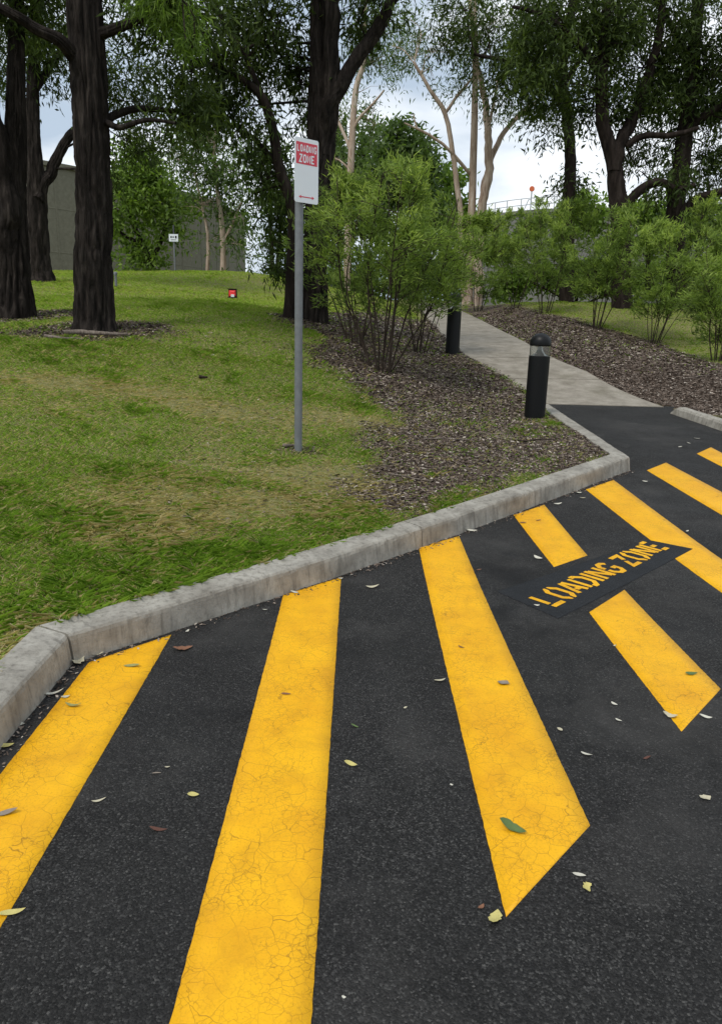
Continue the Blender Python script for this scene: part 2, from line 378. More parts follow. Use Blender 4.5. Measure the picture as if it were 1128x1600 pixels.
def surf(x, y):
    """finished land surface: the spline, eased to the path beside it, with small humps"""
    x = np.asarray(x, float); y = np.asarray(y, float); z = land(x, y)
    d = sdist(x, y, PATH); k = np.clip(1 - (d - .1) / 1.6, 0, 1); k = k * k * (3 - 2 * k); near = k > 0
    if near.any():
        dd = (x[near][:, None] - _pc[None, ::4, 0]) ** 2 + (y[near][:, None] - _pc[None, ::4, 1]) ** 2
        wt = np.exp(-dd / .5) + 1e-12; pz = (wt * _pc[None, ::4, 2]).sum(1) / wt.sum(1)
        z[near] = z[near] * (1 - k[near]) + (pz + .005) * k[near]
    return z + .03 * (vn.f(x * 1.2, y * 1.2, 3) - .5) * np.clip((y - 3) / 4, .3, 1) + .018 * (vn.f(x * 5 + 3, y * 5, 2) - .5)
def poly_px(pts): return np.array([onland(*p)[:2] for p in pts])
BED_L = poly_px([(655, 805), (600, 790), (560, 770), (555, 720), (640, 665), (600, 636), (545, 605), (500, 560), (475, 520), (424, 508), (440, 494), (500, 487), (600, 484)])
_k = np.array([KJ[:2] + (-.0, .12), KB[:2] + (-.12, .10), KC[:2] + (-.1, 0)])
BED_L = np.r_[BED_L, pathL[60:5:-8, :2] + (0.05, 0), _k[::-1]]
BED_R = np.r_[pathR[:110:8, :2] - (0.05, 0), poly_px([(745, 468), (805, 477), (850, 489), (931, 510), (1020, 535), (1128, 568), (1210, 606)]), KR1[None, :2] + (0.1, .1), KR0[None, :2] + (0, .1)]
RING1 = at(160, 520, 9.5)[:2]; RING0 = at(50, 496, 10.8)[:2]
def mulch(x, y):
    n = (vn.f(x * 1.4, y * 1.4) - .5)
    n2 = (vn.f(x * 5 + 9, y * 5) - .5)
    a = np.clip(.5 - (sdist(x, y, BED_L) + n * 1.1 + n2 * .35) / .35, 0, 1)
    b = np.clip(.5 - (sdist(x, y, BED_R) + n * .8) / .3, 0, 1)
    c = np.clip(.5 - (np.hypot((x - RING1[0]) * .8, y - RING1[1] + .1) - .75 + n * 1.0) / .3, 0, 1) * .9
    d = np.clip(.5 - (np.hypot((x - RING0[0]) * .8, y - RING0[1]) - .7 + n * .9) / .3, 0, 1) * .9
    pp = at(466, 705, 5.85); e = np.clip(.5 - (np.hypot((x - pp[0]) * .7, y - pp[1]) - .12 + n * .4) / .15, 0, 1) * .9
    return np.maximum.reduce([a, b, c, d, e])
def dry(x, y):
    """straw patches worn into the lawn"""
    o = np.zeros_like(x)
    for (qx, qy, rx, ry) in ((270, 800, .75, .42), (250, 830, .5, .3), (100, 600, 1.1, .35), (420, 790, .5, .25), (470, 745, .5, .3), (560, 660, .6, .35), (160, 840, .3, .2), (30, 1010, .25, .2), (330, 640, .6, .25)):
        c = onland(qx, qy); o = np.maximum(o, np.exp(-((x - c[0]) / rx) ** 2 - ((y - c[1]) / ry) ** 2))
    return np.clip(o * 1.3 + (vn.f(x * 1.6 + 40, y * 1.6) - .47) * 1.5 * np.clip((9 - y) / 3, 0, 1), 0, 1)

# ---- ground sheet, reaching the horizon
def lines(a, b, step, far_a, far_b, grow=1.22):
    c = list(np.arange(a, b + 1e-6, step)); s = step; lo = [a]; hi = [b]
    while lo[-1] > far_a: s *= grow; lo.append(lo[-1] - s)
    s = step
    while hi[-1] < far_b: s *= grow; hi.append(hi[-1] + s)
    return np.array(lo[:0:-1] + c + hi[1:])
xs = lines(-5.5, 9, .09, -900, 900); ys = lines(1, 15, .09, -60, 1200)
X, Y = np.meshgrid(xs, ys); Z = surf(X, Y)
MU = mulch(X, Y); dr = sdist(X, Y, ROAD); dp = sdist(X, Y, PATH)
Z = np.where(dr < .1, zroad(np.clip(Y, -9, 10.6)) - .16, Z)
Z = np.where(dp < .03, Z - .14, Z)
V = np.stack([X, Y, Z], -1).reshape(-1, 3); nx = len(xs); ny = len(ys)
i = (np.arange(ny - 1)[:, None] * nx + np.arange(nx - 1)[None]).reshape(-1)
ground = link('ground', mesh('ground', V, np.stack([i, i + 1, i + nx + 1, i + nx], -1), M['soil'], True, MU.ravel()))
tag(ground, 'rising ground of lawn soil and brown mulch beds beside the road', kind='structure')

# ---- road sheet
xs = np.arange(-1.6, 24.01, .2); ys = np.arange(-9, 10.81, .05); X, Y = np.meshgrid(xs, ys)
V = np.stack([X, Y, zroad(Y)], -1).reshape(-1, 3); nx = len(xs)
i = (np.arange(len(ys) - 1)[:, None] * nx + np.arange(nx - 1)[None]).reshape(-1)
cx = (V[i, 0] + .1); cy = V[i, 1] + .025
i = i[sdist(cx, cy, ROAD) < .13]
# the ramp to the path is trimmed at the slab edge
i = i[V[i, 1] + .05 < 10.2]
road = link('road', mesh('road', V, np.stack([i, i + 1, i + nx + 1, i + nx], -1), M['asphalt'], True))
tag(road, 'dark asphalt loading bay with diagonal yellow hatching', kind='structure')

def stripe(c4, mat, name, label, dz=.002, nu=6, nv=160, jit=.0011):
    """paint laid on the road: quad near-left, near-right, far-right, far-left (road plan coordinates)"""
    a, b, c, d = [np.asarray(q, float)[:2] for q in c4]
    u = np.linspace(0, 1, nu)[None, :, None]; v = np.linspace(0, 1, nv)[:, None, None]
    P = (a * (1 - u) + b * u) * (1 - v) + (d * (1 - u) + c * u) * v
    P = P + np.where((u == 0) | (u == 1), 1, 0) * (rng.random((nv, nu, 1)) - .5) * 2 * jit * np.array([1, 0])
    Vq = np.concatenate([P, zroad(P[..., 1])[..., None] + dz], -1).reshape(-1, 3)
    i = (np.arange(nv - 1)[:, None] * nu + np.arange(nu - 1)[None]).reshape(-1)
    Fq = np.stack([i, i + 1, i + nu + 1, i + nu], -1); g0 = np.arange(nv * nu).reshape(nv, nu)
    rim = np.r_[g0[0, :], g0[1:, -1], g0[-1, -2::-1], g0[-2:0:-1, 0]]; low = Vq[rim].copy(); low[:, 2] -= dz + .002; k0 = len(Vq); m_ = len(rim); j = np.arange(m_); j2 = (j + 1) % m_
    Fq = np.r_[Fq, np.stack([rim[j2], rim[j], k0 + j, k0 + j2], -1)]
    o = link(name, mesh(name, np.r_[Vq, low], Fq, mat), road); o['label'] = label
    return o
def endy(x): return 1.11 * x + 1.07
q = onroad
def sx(*pts): return [q(*p)[:2] for p in pts]
a, b = q(140, 1035), q(268, 992); x0, x1 = -1.09, q(0, 1475)[0] - .005
stripe([(x0, endy(x0)), (x1, endy(x1)), b, a], M['yellow'], 'yellow_stripe', 'yellow stripe nearest the left kerb bend')
a, b = q(443, 930), q(533, 902); x0, x1 = q(270, 1600)[0], q(488, 1600)[0]
stripe([(x0, endy(x0)), (x1, endy(x1)), b, a], M['yellow'], 'yellow_stripe', 'longest yellow stripe running out of the picture bottom')
stripe(sx((790, 1433), (921, 1290), (717, 838), (654, 855)), M['yellow'], 'yellow_stripe', 'long yellow stripe left of the lettering with pointed near end')
stripe(sx((865, 886), (917, 868), (850, 789), (802, 805)), M['yellow'], 'yellow_stripe', 'short yellow stripe between kerb and lettering')
stripe(sx((1064, 1143), (1125, 1077), (975, 922), (920, 957)), M['yellow'], 'yellow_stripe', 'yellow stripe starting below the lettering')
for (l, r_, lab) in (((915, 765), (958, 750), 'yellow stripe touching the right end of the lettering patch'), ((1010, 735), (1040, 723), 'yellow stripe beyond the kerb corner'), ((1088, 709), (1110, 699), 'farthest yellow stripe at the right edge')):
    a, b = q(*l), q(*r_); k = {915: (1128, 935, 1128, 877), 1010: (1128, 803, 1128, 765), 1088: (1128, 727, 1128, 709)}[l[0]]
    p1, p2 = q(k[0], k[1]), q(k[2], k[3])
    xa = a[0] + (p1[0] - a[0]) * 1.6; xb = b[0] + (p2[0] - b[0]) * 1.6
    stripe([(xa, endy(xa)), (xb, endy(xb)), b, a], M['yellow'], 'yellow_stripe', lab)
stripe(sx((872, 967), (1082, 858), (1011, 844), (776, 925)), M['patch'], 'black_patch', 'smooth black rectangle painted behind the road lettering', .0034, 80, 30, .003)

# ---- lettering: strokes of a plain condensed alphabet
GL = {'L': [[(0, 1), (0, 0), (1, 0)]], 'I': [[(.5, 0), (.5, 1)]],
      'O': [[(.3, 0), (.7, 0), (1, .2), (1, .8), (.7, 1), (.3, 1), (0, .8), (0, .2), (.3, 0)]],
      'A': [[(0, 0), (.5, 1), (1, 0)], [(.24, .3), (.76, .3)]],
      'D': [[(0, 0), (0, 1), (.6, 1), (1, .75), (1, .25), (.6, 0), (0, 0)]],
      'N': [[(0, 0), (0, 1), (1, 0), (1, 1)]],
      'G': [[(1, .76), (.72, 1), (.3, 1), (0, .8), (0, .2), (.3, 0), (.72, 0), (1, .22), (1, .45), (.58, .45)]],
      'Z': [[(0, 1), (1, 1), (0, 0), (1, 0)]],
      'E': [[(1, 1), (0, 1), (0, 0), (1, 0)], [(.05, .5), (.8, .5)]]}
GS = {'L': [[(0, 1), (0, .2)], [(0, .09), (0, 0), (1, 0)]], 'I': [[(.5, 0), (.5, 1)]],
      'O': [[(.4, 0), (.3, 0), (0, .2), (0, .8), (.3, 1), (.4, 1)], [(.6, 0), (.7, 0), (1, .2), (1, .8), (.7, 1), (.6, 1)]],
      'A': [[(0, 0), (.42, 1)], [(.62, 1), (1, 0)], [(.36, .28), (.72, .28)]],
      'D': [[(0, 0), (0, 1)], [(.28, 1), (.6, 1), (1, .75), (1, .25), (.6, 0), (.28, 0)]],
      'N': [[(0, 0), (0, 1)], [(.16, .9), (.84, .1)], [(1, 0), (1, 1)]],
      'G': [[(.95, .85), (.72, 1), (.3, 1), (0, .8), (0, .56)], [(0, .42), (0, .2), (.3, 0), (.72, 0), (1, .22), (1, .45), (.6, .45)]],
      'Z': [[(0, 1), (1, 1), (.6, .58)], [(.45, .45), (0, 0), (1, 0)]],
      'E': [[(0, 0), (0, 1)], [(.3, 1), (1, 1)], [(.3, .5), (.85, .5)], [(.3, 0), (1, 0)]]}
def stroke(poly, t):
    P = np.asarray(poly, float); closed = np.allclose(P[0], P[-1]); n = len(P); Lf = []; Rt = []
    for i in range(n):
        if closed: pa = P[i - 1] if i else P[-2]; pb = P[i + 1] if i < n - 1 else P[1]
        else: pa = P[i - 1] if i else P[i] * 2 - P[i + 1]; pb = P[i + 1] if i < n - 1 else P[i] * 2 - P[i - 1]
        d1 = P[i] - pa; d2 = pb - P[i]; d1 /= np.linalg.norm(d1); d2 /= np.linalg.norm(d2)
        n1 = np.array([-d1[1], d1[0]]); n2 = np.array([-d2[1], d2[0]]); m = n1 + n2; m /= np.linalg.norm(m) + 1e-9
        k = min(1 / max(m @ n1, .2), 1.9)
        Lf.append(P[i] + m * k * t / 2); Rt.append(P[i] - m * k * t / 2)
    return Lf, Rt
def lettering(text, glyphs, w, h, t, gap, space):
    """list of letters, each a list of (left,right) stroke outlines laid from x=0; returns letters and total width"""
    x = 0; res = []
    for ch in text:
        if ch == ' ': x += space; continue
        ww = w * (.36 if ch == 'I' else 1)
        res.append([stroke([(x + t / 2 + p[0] * (ww - t), t / 2 + p[1] * (h - t)) for p in pl], t) for pl in glyphs[ch]])
        x += ww + gap
    return res, x - gap
b0, b1 = q(868, 950)[:2], q(1047, 857)[:2]; t0 = q(815, 937)[:2]
bx = b1 - b0; Lb = np.linalg.norm(bx); bx /= Lb; by = np.array([-bx[1], bx[0]]); hh = abs((t0 - b0) @ by)
lets, tw = lettering('LOADING ZONE', GS, .122, hh, .031, .014, .06)
for lt in lets:
    mb = MB()
    for k, (lf, rt) in enumerate(lt):
        lf = [b0 + bx * p[0] * Lb / tw + by * p[1] for p in lf]; rt = [b0 + bx * p[0] * Lb / tw + by * p[1] for p in rt]
        z = .0052 + .0003 * k; n = len(lf)
        mb.add([(p[0], p[1], float(zroad(p[1])) + z) for p in lf + rt], [(n + j, n + j + 1, j + 1, j) for j in range(n - 1)])
    o = mb.build('letter', M['yellow'], road)

# ---- concrete kerbs, cast in lengths with open joints
def sweep(A_, B_, prof, zf, name, parent, mat, step=.04, trimA=.004, trimB=.004, miterA=None, miterB=None, seed=0):
    """kerb length from A to B (face line); profile = (offset behind the face, height); zf = road height under it"""
    A_ = np.asarray(A_, float)[:2]; B_ = np.asarray(B_, float)[:2]; d = B_ - A_; Ln = np.linalg.norm(d); d /= Ln; nrm = np.array([-d[1], d[0]])
    n = max(3, int(Ln / step)); V = []
    for t in np.linspace(0, 1, n + 1):
        s = trimA + (Ln - trimA - trimB) * t
        for (o_, h_) in prof(t) if callable(prof) else prof:
            sh = 0
            if miterA is not None: sh += miterA * o_ * (1 - t)
            if miterB is not None: sh += miterB * o_ * t
            p = A_ + d * (s + sh) + nrm * o_
            w = .004 * (vn(p[0] * 6 + seed, p[1] * 6) - .5) + .004 * (vn(p[0] * 23 + seed, p[1] * 23 + h_ * 40) - .5)
            V.append((p[0] + w, p[1] - w, zf(A_[1] + d[1] * s) + h_ + w * .7))
    m = len(V) // (n + 1); F = []
    for k in range(n):
        for j in range(m - 1): F.append((k * m + j, (k + 1) * m + j, (k + 1) * m + j + 1, k * m + j + 1))
    F.append(tuple(range(m - 1, -1, -1))); F.append(tuple(n * m + j for j in range(m)))
    o = link(name, mesh(name, V, F, mat), parent)
    return o
kerb = bpy.data.objects.new('kerb', None); COL.objects.link(kerb); tag(kerb, 'pale weathered concrete kerb bending round the lawn and mulch bed', kind='structure')
PROF = [(.0, -.15), (.002, .0), (.014, .098), (.018, .114), (.027, .124), (.042, .128), (.162, .137), (.174, .131), (.178, .11), (.18, -.15)]
zk = lambda y: float(zroad(y))
ang = lambda a, b: math.atan2(b[1] - a[1], b[0] - a[0])
turn = (ang(KA, KB) - ang(KL, KA)) / 2         # negative: bends right
mt = math.tan(turn)
AB = KB - KA; ABn = AB / np.linalg.norm(AB); Jt = KA + ABn * ((KJ - KA) @ ABn); Bt = KA + ABn * (np.linalg.norm(AB) - .16)
K1 = KA - np.array([0, 3.0, 0]); K0 = KL
sweep(K0, K1, PROF, zk, 'kerb_length', kerb, M['kerb'], seed=1)
sweep(K1, KA, PROF, zk, 'kerb_length', kerb, M['kerb'], miterB=-mt, seed=2, trimB=.006)
sweep(KA, Jt, PROF, zk, 'kerb_length', kerb, M['kerb'], miterA=mt, seed=3, trimA=.006)
sweep(Jt, Bt, PROF, zk, 'kerb_length', kerb, M['kerb'], seed=4)
turn2 = (ang(KB, KC) - ang(KA, KB)) / 2; mt2 = math.tan(turn2)
sweep(Bt, KB, PROF, zk, 'kerb_length', kerb, M['kerb'], miterB=-mt2, seed=5, trimB=.0, step=.04)
def taper(t): return [(o_, h_ * (1 - .82 * t) if h_ > 0 else h_) for o_, h_ in PROF]
sweep(KB, KC, taper, zk, 'kerb_length', kerb, M['kerb'], miterA=mt2, seed=6, trimA=.002)
PR = [(.0, -.15), (.004, .0), (.018, .075), (.04, .098), (.07, .104), (.13, .104), (.15, .09), (.152, -.15)]
kerb2 = bpy.data.objects.new('kerb', None); COL.objects.link(kerb2); tag(kerb2, 'rounded concrete kerb end right of the path mouth', kind='structure')
def rnd(t): 
    k = min(1, t * 9 + .25); return [(o_, h_ * k if h_ > 0 else h_) for o_, h_ in PR]
sweep(KR0, KR1, rnd, zk, 'kerb_length', kerb2, M['kerb'], step=.06, seed=7)
sweep(KR1, KR2, PR, zk, 'kerb_length', kerb2, M['kerb'], seed=8)

# ---- concrete path in slabs
path = bpy.data.objects.new('path', None); COL.objects.link(path); tag(path, 'grey concrete footpath climbing between the mulch beds', kind='structure')
def slab(i0, i1):
    a = pathL[i0:i1 + 1].copy(); b = pathR[i0:i1 + 1].copy(); da = a[1] - a[0]; db = b[1] - b[0]
    g_ = .013
    a[0] += da / np.linalg.norm(da) * g_; b[0] += db / np.linalg.norm(db) * g_; a[-1] -= da / np.linalg.norm(da) * g_; b[-1] -= db / np.linalg.norm(db) * g_
    V = []; F = []; n = len(a); dz = .02
    for p, r_ in zip(a, b):
        for pp, zz in ((p, -.14), (p, -.008), (p + (r_ - p) * .006, 0), (r_ - (r_ - p) * .006, 0), (r_, -.008), (r_, -.14)): V.append((pp[0], pp[1], pp[2] + dz + zz))
    for k in range(n - 1):
        for j in range(5): F.append((k * 6 + j + 6, k * 6 + j, k * 6 + j + 1, k * 6 + j + 7)[::-1])
    F.append(tuple(range(6))); F.append(tuple(range(6 * n - 1, 6 * n - 7, -1)))
    link('slab', mesh('slab', V, F, M['path']), path)
for k in range(20): slab(k * 8, k * 8 + 8)

# ================================================================== THINGS
# ---- loading zone sign on its post
sp = at(466, 707, 5.85)
sg = thing('loading_zone_sign', 'white and red LOADING ZONE plate on a galvanised post in the lawn', 'sign', sp)
def lean_tube(r_, z0, z1, n=24): return lathe([(0.0001, z0), (r_, z0), (r_, z1), (.0001, z1)], n)
mb = MB(); mb.add(*lathe([(.031, -.3), (.031, 1.86), (.031, 2.25), (.029, 2.262), (.0001, 2.266)], 28)); mb.build('post', M['galv'], sg, True)
pd = np.array([math.cos(R(42)), math.sin(R(42)), 0]); pn = np.array([pd[1], -pd[0], 0]); up = np.array([0, 0, 1.])
PC = pn * .051 + pd * .028; PZ = 1.868; PW, PH = .218, .435
def plate_xy(u, v, k): return PC + pd * u + up * (PZ + v) + pn * k
def rrect(w, h, r_, n=6, x=0, y=0):
    o = []
    for cx_, cy_, a0 in ((w / 2 - r_, h / 2 - r_, 0), (-w / 2 + r_, h / 2 - r_, 90), (-w / 2 + r_, -h / 2 + r_, 180), (w / 2 - r_, -h / 2 + r_, 270)):
        for k in range(n + 1): a = R(a0 + 90 * k / n); o.append((x + cx_ + r_ * math.cos(a), y + cy_ + r_ * math.sin(a)))
    return o
def plate(outl, k0, k1):
    n = len(outl); V = [plate_xy(u, v, k0) for u, v in outl] + [plate_xy(u, v, k1) for u, v in outl]
    return V, [tuple(range(n))[::-1], tuple(range(n, 2 * n))] + [(j, (j + 1) % n, n + (j + 1) % n, n + j) for j in range(n)]
mb = MB(); mb.add(*plate(rrect(PW, PH, .016, y=PH / 2), -.001, .0015)); pl = mb.build('plate', M['white'], sg)
mb = MB(); mb.add(*plate(rrect(.192, .146, .004, y=PH - .027 - .075), .0017, .0022)); rp_ = mb.build('red_panel', M['red'], pl)
def sign_text(txt, w, h, t, gap, cx_, y0):
    ls, tw_ = lettering(txt, GL, w, h, t, gap, .02)
    for lt in ls:
        mb = MB()
        for k, (lf, rt) in enumerate(lt):
            n = len(lf); z = .0032 + .0003 * k
            mb.add([plate_xy(cx_ - tw_ / 2 + p[0], y0 + p[1], z) for p in lf + rt], [(n + j, n + j + 1, j + 1, j) for j in range(n - 1)])
        mb.build('letter', M['white'], pl)
sign_text('LOADING', .0238, .048, .0074, .0042, 0, PH - .027 - .066)
sign_text('ZONE', .0315, .056, .0092, .0055, 0, PH - .027 - .137)
ar = [(-.072, .04), (-.05, .052), (-.05, .0435), (.05, .0435), (.05, .052), (.072, .04), (.05, .028), (.05, .0365), (-.05, .0365), (-.05, .028)]
mb = MB(); mb.add([plate_xy(u, v, .0024) for u, v in ar], [(0, 2, 1), (0, 8, 2), (0, 9, 8), (2, 8, 7, 3), (3, 5, 4), (3, 7, 5), (7, 6, 5)]); mb.build('arrow', M['red'], pl)
for z in (PZ + .09, PZ + .36):
    mb = MB(); mb.add(*lathe([(.0315, z - .014), (.035, z - .014), (.035, z + .014), (.0315, z + .014)], 24))
    mb.build('bracket', M['galv'], sg, True)

# ---- bollard lights
def bollard(base, label, h, r_):
    t = thing('bollard_light', label, 'bollard', base, 'bollard lights along the path')
    mb = MB(); mb.add(*lathe([(r_, -.15), (r_, .74 * h), (r_ * .985, .745 * h), (r_ * .3, .746 * h)], 36)); mb.build('post', M['black'], t, True).data.shade_flat()
    mb = MB(); mb.add(*lathe([(r_ * .96, .747 * h), (r_ * .96, .858 * h)], 36)); mb.add(*lathe([(r_ * .90, .858 * h), (r_ * .90, .747 * h)], 36)); mb.build('lens', M['lens'], t, True)
    mb = MB(); mb.add(*lathe([(r_ * .78, .748 * h), (r_ * .42, .775 * h), (r_ * .24, .82 * h), (r_ * .22, .857 * h)], 28)); mb.build('reflector', M['alu'], t, True)
    pr = [(r_ * .2, .857 * h), (r_ * 1.0, .858 * h), (r_ * 1.01, .87 * h)]
    for k in range(9): a = R(90 * k / 8); pr.append((r_ * 1.01 * math.cos(a) + 1e-4, .893 * h + (1 - .893) * h * math.sin(a)))
    mb = MB(); mb.add(*lathe(pr, 36)); mb.build('cap', M['black'], t, True)
bollard(at(834, 657, 8.84), 'black domed bollard light in full view beside the path mouth', 1.02, .122)
bollard(at(706, 556, 12.9), 'black bollard light farther up the path, half hidden by shrub leaves', 1.04, .118)

# ---- small things on the far lawn
def on(x, y, Yd):
    p = at(x, y, Yd); p[2] = float(surf(np.array([p[0]]), np.array([p[1]]))[0]); return p
wp = on(274, 425, 29.0); t = thing('notice_sign', 'small white notice board on a thin pole before the dark tank', 'sign', wp)
mb = MB(); mb.add(*lathe([(.03, -.2), (.03, 1.80)], 12)); mb.build('pole', M['galv'], t, True)
top = at(273, 366, 29.0)[2] - wp[2]
mb = MB(); mb.add(*lathe([(.03, 1.80), (.03, top - .02)], 12)); mb.build('pole', M['galv'], t, True)
mb = MB(); mb.add(*box(-.17, .17, -.055, -.035, top - .26, top)); wb = mb.build('board', M['white'], t)
mb = MB()
for k, (u, w_, v, h_) in enumerate(((-.11, .05, .12, .07), (-.03, .05, .13, .05), (.06, .06, .11, .09), (-.10, .20, .05, .018))): mb.add(*box(u, u + w_, -.058, -.0552, top - .26 + v, top - .26 + v + h_))
mb.build('print', M['black'], wb)
p = on(182, 447, 17.0); t = thing('marker_post', 'short grey post standing in the lawn right of the big trunk', 'post', p)
mb = MB(); mb.add(*lathe([(.028, -.1), (.028, .27)], 14)); mb.build('shaft', M['galv'], t, True)
mb = MB(); mb.add(*lathe([(.036, .265), (.038, .275), (.038, .325), (.03, .335), (.0001, .337)], 14)); mb.build('cap', M['galv'], t, True)
p = on(363, 456, 16.4); t = thing('ground_lamp', 'small black box lamp with a red front on the far lawn', 'lamp', p)
mb = MB(); mb.add(*box(-.085, .085, .02, .14, .04, .21)); mb.add(*box(-.1, .1, -.0, .02, .03, .045)); mb.add(*box(-.1, .1, 0, .02, .205, .22)); mb.build('housing', M['black'], t)
mb = MB(); mb.add([(-.075, .018, .06), (.075, .018, .06), (.075, .018, .19), (-.075, .018, .19), (-.02, -.02, .08), (.07, -.02, .08), (.04, -.015, .15), (-.02, -.015, .15)], [(4, 5, 6, 7), (0, 1, 5, 4), (1, 2, 6, 5), (2, 3, 7, 6), (3, 0, 4, 7)]); mb.build('front', M['redlamp'], t)
mb = MB(); mb.add(*box(-.02, .05, -.045, -.022, .045, .10)); mb.build('reflector', M['white'], t)
mb = MB(); mb.add(*lathe([(.02, -.08), (.02, .05)], 10)); mb.build('spike', M['black'], t, True)

# ---- reservoir tanks
def tank(c, Rr, z0, z1, name, label, mat, ribs, a0, a1, nband, rail_h=0, posts=0):
    t = thing(name, label, 'tank', (c[0], c[1], z0)); h = z1 - z0
    mb = MB(); mb.add(*lathe([(Rr, -1), (Rr, h)], 160)); w_ = mb.build('wall', mat, t, True)
    mb = MB(); mb.add(*lathe([(Rr + .003, h - .22), (Rr + .16, h - .2), (Rr + .16, h + .05), (Rr - .02, h + .05)], 160)); mb.build('rim', mat, t)
    mb = MB(); mb.add(*lathe([(Rr - .02, h + .03), (Rr * .5, h + .5), (.01, h + .8)], 160)); mb.build('roof', mat, t, True)
    rib = MB(); rib.add(*box(-.02, .018, -.05, .05, 0, h - .25)); me = mesh('rib', rib.v[0], rib.f, mat)
    for k in range(ribs):
        a = a0 + (a1 - a0) * k / max(1, ribs - 1); o = link('rib', me, t, (Rr * math.cos(a), Rr * math.sin(a), 0)); o.rotation_euler = (0, 0, a)
    for k in range(nband):
        z = h * (k + 1) / (nband + 1); mb = MB(); mb.add(*lathe([(Rr + .003, z - .03), (Rr + .015, z - .02), (Rr + .015, z + .02), (Rr + .003, z + .03)], 160)); mb.build('band', mat, t)
    if rail_h:
        for k in range(posts):
            a = a0 + (a1 - a0) * k / (posts - 1); mb = MB(); x_, y_ = (Rr - .1) * math.cos(a), (Rr - .1) * math.sin(a)
            mb.add(*lathe([(.035, h + .03), (.035, h + rail_h)], 6, (x_, y_))); mb.build('rail_post', M['rail'], t)
        for zz in (.5, 1.0):
            mb = MB(); pth = [((Rr - .1) * math.cos(a), (Rr - .1) * math.sin(a), h + rail_h * zz) for a in np.linspace(a0, a1, 40)]
            v_, f_ = tube(pth, [.03] * 40, 5); mb.add(v_, f_); mb.build('handrail', M['rail'], t)
    return t
zt = at(40, 243, 45.0)[2]
tank((-43.7, 67.9), 32.6, 2.4, zt, 'water_tank', 'huge grey green round tank behind the left trees', M['tank'], 26, R(-95), R(20), 2)
zt2 = at(790, 323, 60.5)[2]; c2 = at(905, 400, 70.0)
tank((c2[0], c2[1]), 10.0, 1.8, zt2, 'water_tank', 'far grey tank with a rooftop railing above the right shrubs', M['tank_far'], 16, R(-175), R(-5), 1, .95, 22)
bp = at(829, 318, 61.5); t = thing('mast_marker', 'orange round disc on a thin mast on the far tank', 'marker', (bp[0], bp[1], zt2 - .2))
mb = MB(); v_, f_ = tube([(0, 0, 0), (0, 0, 1.55)], [.05, .05], 6); mb.add(v_, f_); v_, f_ = tube([(-.55, 0, 0), (-.2, 0, .9)], [.035, .035], 6); mb.add(v_, f_); v_, f_ = tube([(-.2, 0, .9), (0, 0, .9)], [.03, .03], 6); mb.add(v_, f_); mb.build('mast', M['rail'], t)
v_, f_ = lathe([(.0001, -.05), (.18, -.05), (.205, 0), (.18, .05), (.0001, .05)], 20); v_ = [(x, z, y + 1.68) for x, y, z in v_]
mb = MB(); mb.add(v_, f_); mb.build('disc', M['orange'], t)

